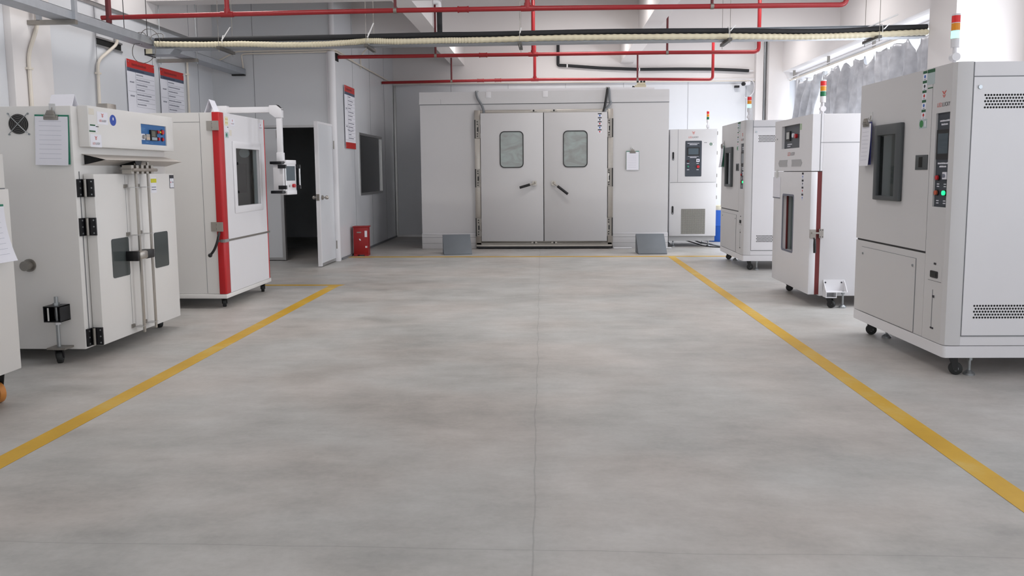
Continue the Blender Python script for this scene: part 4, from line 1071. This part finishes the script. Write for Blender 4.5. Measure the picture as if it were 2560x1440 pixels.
# fire extinguisher box by the inner wall
def red_box():
    t = empty('extinguisher_box', (-3.01, 11.92, 0), R(4), 'small red metal extinguisher box on the floor against the inner room wall', 'extinguisher box')
    MB().box(-.115, .115, -.09, .09, .035, .455, REDB).build('body', t, bev=.004)
    MB().box(-.125, .13, -.1, .1, .455, .47, REDB).build('lid', t, bev=.003)
    MB().box(-.115, .115, -.09, .09, .02, .035, REDB).box(-.115, -.055, -.09, .09, 0, .02, REDB).box(.055, .115, -.09, .09, 0, .02, REDB).build('foot_rail', t)
    MB().prism(rrect(-.06, .01, .365, .385, .008), 'y', -.094, -.089, STEELD).build('hand_slot', t)
    MB().prism([(-.03, .27), (-.012, .275), (.005, .25), (-.012, .243)], 'y', -.092, -.09, PAPER).build('worn_sticker', t)
    MB().box(.064, .102, -.092, -.09, .30, .40, PAPER).build('white_sticker', t)
    b = MB(); tiny_text(b, .07, .105, .145, .03, -.09, PAPER, 5); b.build('lettering', t, smooth=False)
red_box()
g = empty('plastic_drum', (3.12, 14.3, 0), 0, 'blue plastic drum half hidden behind the grey control cabinet', 'drum')
MB().tube([(0, 0, .0), (0, 0, .02), (0, 0, .28), (0, 0, .30), (0, 0, .32), (0, 0, .56), (0, 0, .58)], .26, DRUM, 28, radii=[.25, .26, .26, .27, .26, .26, .25]).build('body', g)
MB().cyl((0, 0, .58), (0, 0, .66), .2, CONDC, 24).build('lid', g)
tag(MB().tube(smooth_path([(2.35, 13.4, .09), (2.5, 13.3, .05), (2.62, 13.1, .02), (2.85, 12.98, .01), (3.2, 12.8, .01), (3.6, 12.5, .01)]), .009, BLACK, 8).build('power_cable'), 'black cable trailing on the floor from under the grey control cabinet', 'cable')
MB().tube(smooth_path([(.09, .5, .1), (.19, .4, .05), (.34, .25, .03), (.41, .1, .02), (.49, -.05, .012)]), .012, GCOND, 8).build('hose', CTC)

# ================================================================== WALL NOTICES
def notice(loc, rz, w, h, rows, label, bottom=True, cols=(.26,)):
    t = empty('wall_notice', loc, rz, label, 'notice board', 'red headed notice boards')
    MB().box(-w / 2, w / 2, -.02, -.014, 0, h, PAPER).build('board', t)
    rs = mat('notice_red', (186, 38, 34), .45); bs = mat('notice_blue', (78, 88, 108), .5)
    MB().box(-w / 2, w / 2, -.022, -.02, h * .9, h, rs).build('red_header', t)
    MB().box(-w / 2, w / 2, -.022, -.02, h * .856, h * .9, bs).build('blue_band', t)
    if bottom: MB().box(-w / 2, w / 2, -.022, -.02, 0, h * .1, rs).build('red_footer', t)
    b = MB(); tiny_text(b, -w * .33, w * .2, h * .945, .03, -.022, mat('notice_dark_red', (120, 26, 26), .5), 1)
    b.build('heading', t, smooth=False)
    b = MB(); tiny_text(b, -w * .4, w * .1, h * .878, .022, -.022, mat('notice_dark_blue', (52, 58, 84), .5), 2); b.build('subheading', t, smooth=False)
    z = h * .856; b = MB(); st = h * .06
    for i in range(rows + 1):
        zz = z - i * st
        if i: b.box(-w * .2 if i % 4 else -w * .48, w * .48, -.0206, -.02, zz - .0012, zz + .0012, INK)
        if i < rows: tiny_text(b, -w * .18, -w * .18 + w * (.25 + .35 * ((i * 37) % 10) / 10), zz - st * .45, .016, -.02, INK, i + rows)
    b.box(-w * .21, -w * .205, -.0206, -.02, z - rows * st, z, INK)
    for k in (.3, .7): tiny_text(b, -w * .42, -w * .27, z - rows * st * k, .018, -.02, INK, int(k * 50))
    for x in (-w * .33, w * .1):
        b.box(x, x + w * .3, -.0206, -.02, h * .33, h * .332, INK); tiny_text(b, x + .03, x + w * .22, h * .30, .014, -.02, INK, int(x * 90) + 40)
    b.build('table_print', t, smooth=False)
    for x in (-w * .46, w * .46):
        for zz in (h * .97, h * .03): MB().disc((x, -.022, zz), .008, 'y', ALU, 10, .006).cyl((x, 0, zz), (x, -.02, zz), .005, ALU).build('standoff', t)
    return t
notice((-5.0, 9.18, 1.70), R(90), .62, .97, 7, 'red headed notice board on the left wall, the one nearer the oven')
notice((-5.0, 9.95, 1.70), R(90), .62, .97, 7, 'red headed notice board on the left wall, the farther of the pair')
notice((-3.17, 11.96, 1.69), R(90), .60, .965, 12, 'red headed notice board on the inner room wall beside the open door')

# ================================================================== OVERHEAD: sprinkler pipes
def sprinkler(label, Y, pts, r, tees, clamps, couplings, start=None, end_up=None):
    """horizontal red pipe with risers (tees), hangers (clamps) and sleeves (couplings)"""
    t = empty('sprinkler_pipe', (0, Y, 0), 0, label, 'pipe', 'red sprinkler pipes under the ceiling')
    def zat(x):
        for (xa, za), (xb, zb) in zip(pts, pts[1:]):
            if xa <= x <= xb: return za + (zb - za) * (x - xa) / (xb - xa)
        return pts[-1][1]
    P = [(x, 0, z) for x, z in pts]
    if end_up: P = bend(P + [(pts[-1][0], 0, end_up)], .07)
    MB().tube(P, r, REDP, 14).build('main_pipe', t)
    for x, zt, rr in tees:
        z = zat(x)
        MB().cyl((x, 0, z), (x, 0, zt), rr, REDP, 12).build('riser', t)
        MB().cyl((x - .07, 0, z), (x + .07, 0, z), r * 1.22, REDP, 14).cyl((x, 0, z), (x, 0, z + r * 2.2), rr * 1.25, REDP, 12).build('tee_fitting', t)
    for x, zt in clamps:
        z = zat(x)
        MB().cyl((x - .018, 0, z), (x + .018, 0, z), r * 1.18, STEELD, 14).build('clamp', t)
        MB().cyl((x, 0, z + r), (x, 0, zt), .016, mat('hanger_dark_red', (96, 26, 32), .5), 8).build('hanger', t)
    for x in couplings:
        z = zat(x)
        MB().cyl((x - .05, 0, z), (x + .05, 0, z), r * 1.18, REDP, 14).cyl((x - .06, 0, z), (x - .045, 0, z), r * 1.35, REDP, 14).cyl((x + .045, 0, z), (x + .06, 0, z), r * 1.35, REDP, 14).build('coupling', t)
    if start: MB().cyl((start, 0, pts[0][1] - .06), (start, 0, 4.35), .03, mat('hanger_dark_red', (96, 26, 32), .5), 10).build('end_hanger', t)
    return t
sprinkler('red sprinkler pipe nearest the camera, crossing the top of the picture', 8.35, [(-4.94, 3.03), (-3.5, 3.043), (-1.7, 3.05), (-.2, 3.045), (1.7, 3.03), (3.1, 3.02)], .026, [(-3.527, 4.35, .026), (-.245, 4.35, .028)], [(-1.674, 4.35), (1.708, 4.35)], [-.936], start=-4.86, end_up=4.35)
sprinkler('red sprinkler pipe running behind the cable tray, middle of the three', 11.36, [(-3.15, 3.022), (-1.0, 3.018), (1.7, 3.012), (3.0, 3.0)], .027, [(-.252, 4.35, .028)], [(-1.691, 4.35), (1.692, 4.35)], [-.987], end_up=4.35)
sprinkler('red sprinkler pipe just above the walk-in chamber', 14.35, [(-3.16, 2.99), (-1.0, 3.008), (0, 3.008), (1.6, 2.99), (2.97, 2.965)], .026, [(-.292, 4.35, .028)], [(-1.845, 3.43), (1.60, 3.43)], [-.976, -1.3], end_up=4.35)
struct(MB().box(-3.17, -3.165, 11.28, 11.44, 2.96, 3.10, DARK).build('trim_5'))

# ================================================================== OVERHEAD: cable trays
g = empty('cable_tray', (0, 8.66, 0), 0, 'galvanised cable tray crossing the room under the ceiling with black and cream pipes on it', 'cable tray', 'galvanised cable trays')
MB().box(-4.52, 4.04, -.06, .09, 2.722, 2.728, GALV).box(-4.52, 4.04, -.065, -.06, 2.722, 2.79, GALV).box(-4.52, 4.04, .09, .095, 2.722, 2.874, GALV).box(-4.52, 4.04, .07, .092, 2.869, 2.874, GALV).build('tray', g)
for x in (-3.69, -2.03, -.335, 1.93, 3.5):
    MB().box(x - .02, x + .02, -.21, .21, 2.69, 2.72, mat('strut_dark', (92, 90, 86), .5, .4)).build('support_channel', g)
    for y in (-.19, .19): MB().cyl((x, y, 2.66), (x, y, 4.35), .003, STEELD, 6).build('hanging_rod', g)
MB().prism([(-4.58, 2.66), (-4.3, 2.66), (-4.24, 2.72), (-4.55, 2.72)], 'y', -.1, .08, GALV).build('end_bracket', g)
MB().box(-4.57, -4.50, -.12, .1, 2.665, 2.72, CONDC).box(-4.58, -4.565, -.12, .1, 2.65, 2.72, BLKM).box(-4.58, -4.46, -.122, -.11, 2.648, 2.662, BLKM).build('tray_end_block', g)
tag(MB().tube(smooth_path([(-4.46, 8.575, 2.815), (-3.95, 8.575, 2.818), (-3.49, 8.575, 2.818), (-2.804, 8.575, 2.817), (-2.123, 8.575, 2.819), (-1.224, 8.575, 2.825), (-.779, 8.575, 2.822), (.325, 8.575, 2.828), (.98, 8.575, 2.825), (1.846, 8.575, 2.815), (2.618, 8.575, 2.794), (3.128, 8.575, 2.79), (3.55, 8.575, 2.806), (4.04, 8.575, 2.82)]), .029, FOAM, 14).build('insulated_pipe'), 'long black foam insulated pipe lying on the cross cable tray', 'pipe')
cp_ = smooth_path([(-4.46, 8.555, 2.775), (-3.93, 8.555, 2.76), (-3.472, 8.555, 2.759), (-3.017, 8.555, 2.742), (-2.563, 8.555, 2.741), (-2.2, 8.555, 2.758), (-2.0, 8.555, 2.768), (-1.7, 8.555, 2.757), (-1.2, 8.555, 2.759), (-.775, 8.555, 2.758), (.105, 8.555, 2.767), (.975, 8.555, 2.762), (1.964, 8.555, 2.751), (2.688, 8.555, 2.734), (3.321, 8.555, 2.74), (4.04, 8.555, 2.762)], 48)
rr_ = [.0305 + .0028 * math.sin(i * 1.57) + .001 * math.sin(i * .21) for i in range(len(cp_))]
tag(MB().tube(cp_, .026, CONDC, 12, radii=rr_).build('wrapped_pipe'), 'cream tape wrapped pipe sagging along the front of the cross cable tray', 'pipe')
for (xa, za, xb, zb), lb in zip(((-3.67, 2.79, -3.555, 2.93), (-2.02, 2.80, -1.945, 2.945), (-.335, 2.815, -.318, 2.868), (1.935, 2.795, 1.985, 2.855), (3.56, 2.79, 3.60, 2.845)),
        ('white cable tie end sticking up at the left end of the tray', 'white cable tie end sticking up second from the left on the tray', 'short white cable tie on the tray above the chamber doors', 'white cable tie on the tray above the control cabinet', 'white cable tie on the tray near the white pillar')):
    lp = [((xa - .003), 8.57 + .044 * math.cos(a), 2.795 + .062 * math.sin(a)) for a in [2 * math.pi * i / 20 for i in range(21)]]
    b = MB().tube(lp, .0035, TIE, 6).add([(xa - .008, 8.50, za), (xa + .008, 8.50, za), (xb + .009, 8.47, zb), (xb - .003, 8.47, zb), (xa - .008, 8.504, za), (xa + .008, 8.504, za), (xb + .009, 8.474, zb), (xb - .003, 8.474, zb)], [(0, 1, 2, 3), (7, 6, 5, 4), (0, 4, 5, 1), (1, 5, 6, 2), (2, 6, 7, 3), (3, 7, 4, 0)], TIE)
    tag(b.build('cable_tie'), lb, 'cable tie', 'white cable ties on the cross tray')
tag(MB().cyl((3.36, 8.66, 2.80), (3.75, 8.62, 2.965), .008, TIE, 8).build('thin_rod'), 'thin pale rod poking up from the tray beside the white pillar', 'rod')
b = MB().tube(bend([(-1.235, 8.64, 2.84), (-1.235, 8.64, 3.125)], .02), .03, FOAM, 14)
g = empty('vertical_insulated_pipe', (0, 0, 0), 0, 'short black insulated pipe rising from the tray to a white elbow', 'pipe')
b.build('foam_sleeve', g)
MB().tube(bend([(-1.235, 8.64, 3.12), (-1.235, 8.64, 3.19), (-1.30, 8.64, 3.19)], .05), .024, WHITE, 12).build('white_elbow', g)
# black pipe on the back wall
g = empty('wall_insulated_pipe', (0, 15.38, 0), 0, 'thin black insulated pipe running along the back wall above the chamber', 'pipe')
MB().tube(bend([(.15, 0, 4.1), (.149, 0, 3.405), (.331, 0, 3.395), (.978, 0, 3.339), (1.763, 0, 3.30), (2.545, 0, 3.297), (3.167, 0, 3.284), (3.633, 0, 3.261), (3.85, 0, 3.245)], .03), .03, FOAM, 12).build('foam_sleeve', g)
for x, z in ((.33, 3.39), (1.75, 3.30), (3.18, 3.284)): MB().cyl((x - .012, 0, z), (x + .012, 0, z), .036, TIE, 12).build('pipe_clip', g)
MB().cyl((3.85, 0, 3.245), (3.88, 0, 3.243), .03, FOAM, 12).cyl((3.88, 0, 3.243), (3.96, 0, 3.243), .012, WHITE, 10).build('pipe_end', g)
tag(MB().cyl((4.18, 15.37, 0), (4.18, 15.37, 4.35), .032, ZINC, 14).build('wall_conduit'), 'grey metal conduit standing in the far right corner', 'conduit')
tag(MB().cyl((4.5, 15.16, 3.2), (4.5, 15.16, 4.35), .02, WHITE, 10).build('wall_conduit'), 'short white conduit on the corner pillar above the window beam', 'conduit')
# left tray
g = empty('cable_tray', (-4.58, 0, 0), 0, 'galvanised cable tray running along the left wall above the notice boards', 'cable tray', 'galvanised cable trays')
MB().box(-.1, .09, 2.5, 11.19, 2.765, 2.77, GALV).box(.088, .093, 2.5, 11.19, 2.765, 2.845, GALV).box(-.103, -.098, 2.5, 11.19, 2.765, 2.845, GALV).box(.072, .093, 2.5, 11.19, 2.842, 2.845, GALV).build('tray', g)
for y in (4.4, 7.12, 9.6):
    MB().box(-.40, .12, y - .02, y + .02, 2.722, 2.764, STEELD).build('support_channel', g)
    if y < 8:
        MB().box(.09, .125, y - .02, y + .02, 2.76, 4.35, GALV).build('support_post', g); MB().box(-.26, -.225, y - .02, y + .02, 2.76, 4.35, GALV).build('support_post', g)
    else:
        for x in (-.36, .11): MB().cyl((x, y, 2.70), (x, y, 4.35), .005, ZINC, 6).build('hanging_rod', g)
for y in (8.15, 8.62): MB().cyl((.0, y, 2.77), (.0, y, 4.35), .004, BLACK, 6).build('hanging_rod', g)
MB().box(-.10, .09, 11.14, 11.19, 2.745, 2.765, BLACK).build('tray_end_cap', g)
tag(MB().tube(bend([(-4.955, 2.5, 3.0), (-4.955, 10.3, 2.985), (-4.955, 11.14, 2.955), (-4.9, 11.16, 2.955), (-4.69, 11.16, 3.055), (-4.60, 11.16, 3.094), (-3.17, 11.16, 3.10), (-3.13, 11.2, 3.10), (-3.145, 12.2, 3.095)], .04), .011, CONDW, 8).build('conduit'), 'cream conduit on the left wall that climbs and turns along the inner room', 'conduit', 'cream wall conduits')
tag(MB().tube(bend([(-4.54, 11.15, 2.78), (-4.525, 11.16, 2.782), (-4.505, 11.16, 2.82), (-4.53, 11.16, 3.045), (-4.47, 11.16, 3.06), (-3.17, 11.16, 3.072), (-3.13, 11.2, 3.07), (-3.145, 15.36, 3.085), (-3.1, 15.39, 3.085), (4.0, 15.39, 3.05)], .045), .011, CONDW, 8).build('conduit'), 'cream conduit leaving the left tray and following the inner room to the back wall', 'conduit', 'cream wall conduits')
tag(MB().tube(bend([(-3.148, 12.72, 3.03), (-3.148, 12.72, 3.22), (-3.10, 12.72, 3.30), (-3.0, 12.6, 3.34)], .05), .011, CONDW, 8).build('conduit'), 'short cream conduit curving up from the inner room side wall to the tray', 'conduit', 'cream wall conduits')
for k, (pts, lb) in enumerate(((((-4.905, 7.22, 3.0), (-4.905, 7.22, 2.74), (-4.908, 7.06, 2.44), (-4.908, 7.06, .9)), 'cream conduit dropping down the white pillar on the left'),
        (((-4.96, 8.68, 2.93), (-4.96, 8.66, 2.80), (-4.97, 8.27, 2.55), (-4.975, 8.24, .9)), 'cream conduit bending from the left tray down behind the oven'),
        (((-4.975, 10.38, 2.98), (-4.975, 10.38, 2.8), (-4.98, 10.38, .9)), 'cream conduit dropping beside the farther notice board of the pair'))):
    g = empty('conduit_drop', (0, 0, 0), 0, lb, 'conduit', 'cream conduits dropping down the left wall')
    MB().tube(bend(pts, .09), .017 if k < 2 else .014, CONDW, 10).build('pipe', g)
    q = pts[-2]
    MB().box(q[0] - .02, q[0] + .02, q[1] - .03, q[1] + .03, q[2] - .14, q[2] - .12, CONDW).build('saddle_clip', g)
# loose coil of wire at the tray crossing
def loop(cx, cy, cz, rx, rz, tilt, a0=0, a1=360, n=30):
    return [(cx + rx * math.cos(R(a0 + (a1 - a0) * i / n)), cy + tilt * math.sin(R(a0 + (a1 - a0) * i / n)), cz + rz * math.sin(R(a0 + (a1 - a0) * i / n))) for i in range(n + 1)]
g = empty('wire_coil', (0, 0, 0), 0, 'loose loops of thin grey wire hanging at the tray crossing', 'wire')
wm_ = mat('grey_wire', (104, 100, 94), .5, .3)
MB().tube(loop(-4.54, 8.46, 2.69, .135, .145, .03), .0035, wm_, 6).build('wire_loop', g)
MB().tube(loop(-4.60, 8.48, 2.83, .075, .07, .04), .0035, wm_, 6).build('wire_loop', g)
MB().tube(loop(-4.47, 8.47, 2.80, .11, .12, -.03, -10, 200), .0035, wm_, 6).build('wire_loop', g)
MB().tube(loop(-4.38, 8.45, 2.83, .07, .05, .05, -20, 230), .0035, wm_, 6).build('wire_loop', g)

# ================================================================== security camera
g = empty('security_camera', (3.83, 15.3, 2.99), 0, 'small white bullet security camera with looped cable on the back wall panel', 'security camera')
MB().cyl((.02, -.02, 0), (-.12, -.2, -.03), .035, WHITE, 16).box(-.02, .06, -.03, .1, -.03, .04, WHITE).build('housing', g)
MB().cyl((-.10, -.175, -.026), (-.125, -.205, -.031), .037, BLACK, 16).build('lens_hood', g)
MB().tube(smooth_path([(.05, .05, .08), (.13, .05, .04), (.16, .05, -.08), (.12, .05, -.2), (.0, .05, -.27), (-.05, .05, -.22)]), .008, WHITE, 8).build('cable', g)
MB().box(-.22, -.13, .05, .12, -.07, -.03, BLACK).build('junction_box', g)

# ================================================================== curtains
def curtain(label, y0, y1, seed, lean=0, gather=1.0, ztop=2.985):
    rnd = random.Random(seed)
    n = int((y1 - y0) * 34); m = 26; v = []; f = []
    ph = [rnd.uniform(0, 6.3) for _ in range(6)]
    zb = 1.72
    hooks = max(3, int((y1 - y0) / .33)); droop = [rnd.choice((.03, .05, .07, .10, .16, .2)) for _ in range(hooks + 1)]
    for i in range(n + 1):
        s = i / n; y = y0 + (y1 - y0) * s
        k = s * hooks; a = min(int(k), hooks - 1); fr = k - a
        d = droop[a] * math.sin(math.pi * fr)
        for j in range(m + 1):
            q = j / m
            z = (ztop - d) * (1 - q) + zb * q
            amp = (.04 + .06 * min(1, q * 3)) * gather
            x = amp * (.8 * abs(math.sin(s * (y1 - y0) * 11 + ph[2] * .7 + q * .9)) - .4 + math.sin(s * (y1 - y0) * 15 + ph[0] + .5 * math.sin(q * 3 + ph[1])) * .6 + .35 * math.sin(s * (y1 - y0) * 33 + ph[2] + q * 2.2) + .3 * math.sin(s * (y1 - y0) * 6.5 + ph[3] + q * 1.5) + .12 * math.sin(q * 14 + ph[4] + s * 30))
            yy = y + lean * q * (1 - s * .35) + .03 * math.sin(q * 5 + s * 9 + ph[5])
            v.append((4.64 + x * .8, yy, z))
    for i in range(n):
        for j in range(m):
            a = i * (m + 1) + j
            f.append((a, a + 1, a + m + 2, a + m + 1))
    me = MB().add(v, f, CURT)
    o = me.build('curtain'); md = o.modifiers.new('cloth_thickness', 'SOLIDIFY'); md.thickness = .003
    return tag(o, label, 'curtain', 'silver curtains on the window')
curtain('leaning gathered silver curtain at the far end of the window', 13.52, 14.74, 3, lean=.7, gather=1.2)
curtain('silver curtain in the middle of the window, behind the tower lamp of the oven', 11.4, 13.45, 8, lean=.12)
curtain('silver curtain beside the white pillar, nearest of the three', 9.0, 11.33, 5, lean=0)
g = empty('curtain_rail', (4.64, 0, -.045), 0, 'long curtain rail under the window beam', 'curtain rail')
MB().box(-.012, .012, 8.7, 15.35, 3.065, 3.09, CONDW).build('rail', g)
MB().cyl((-.06, 8.7, 3.10), (-.06, 15.35, 3.10), .01, WHITE, 8).build('rod', g)
for y in (9.4, 11.4, 13.2, 15.0): MB().box(-.02, .02, y - .015, y + .015, 3.09, 3.235, STEELD).build('rail_bracket', g)
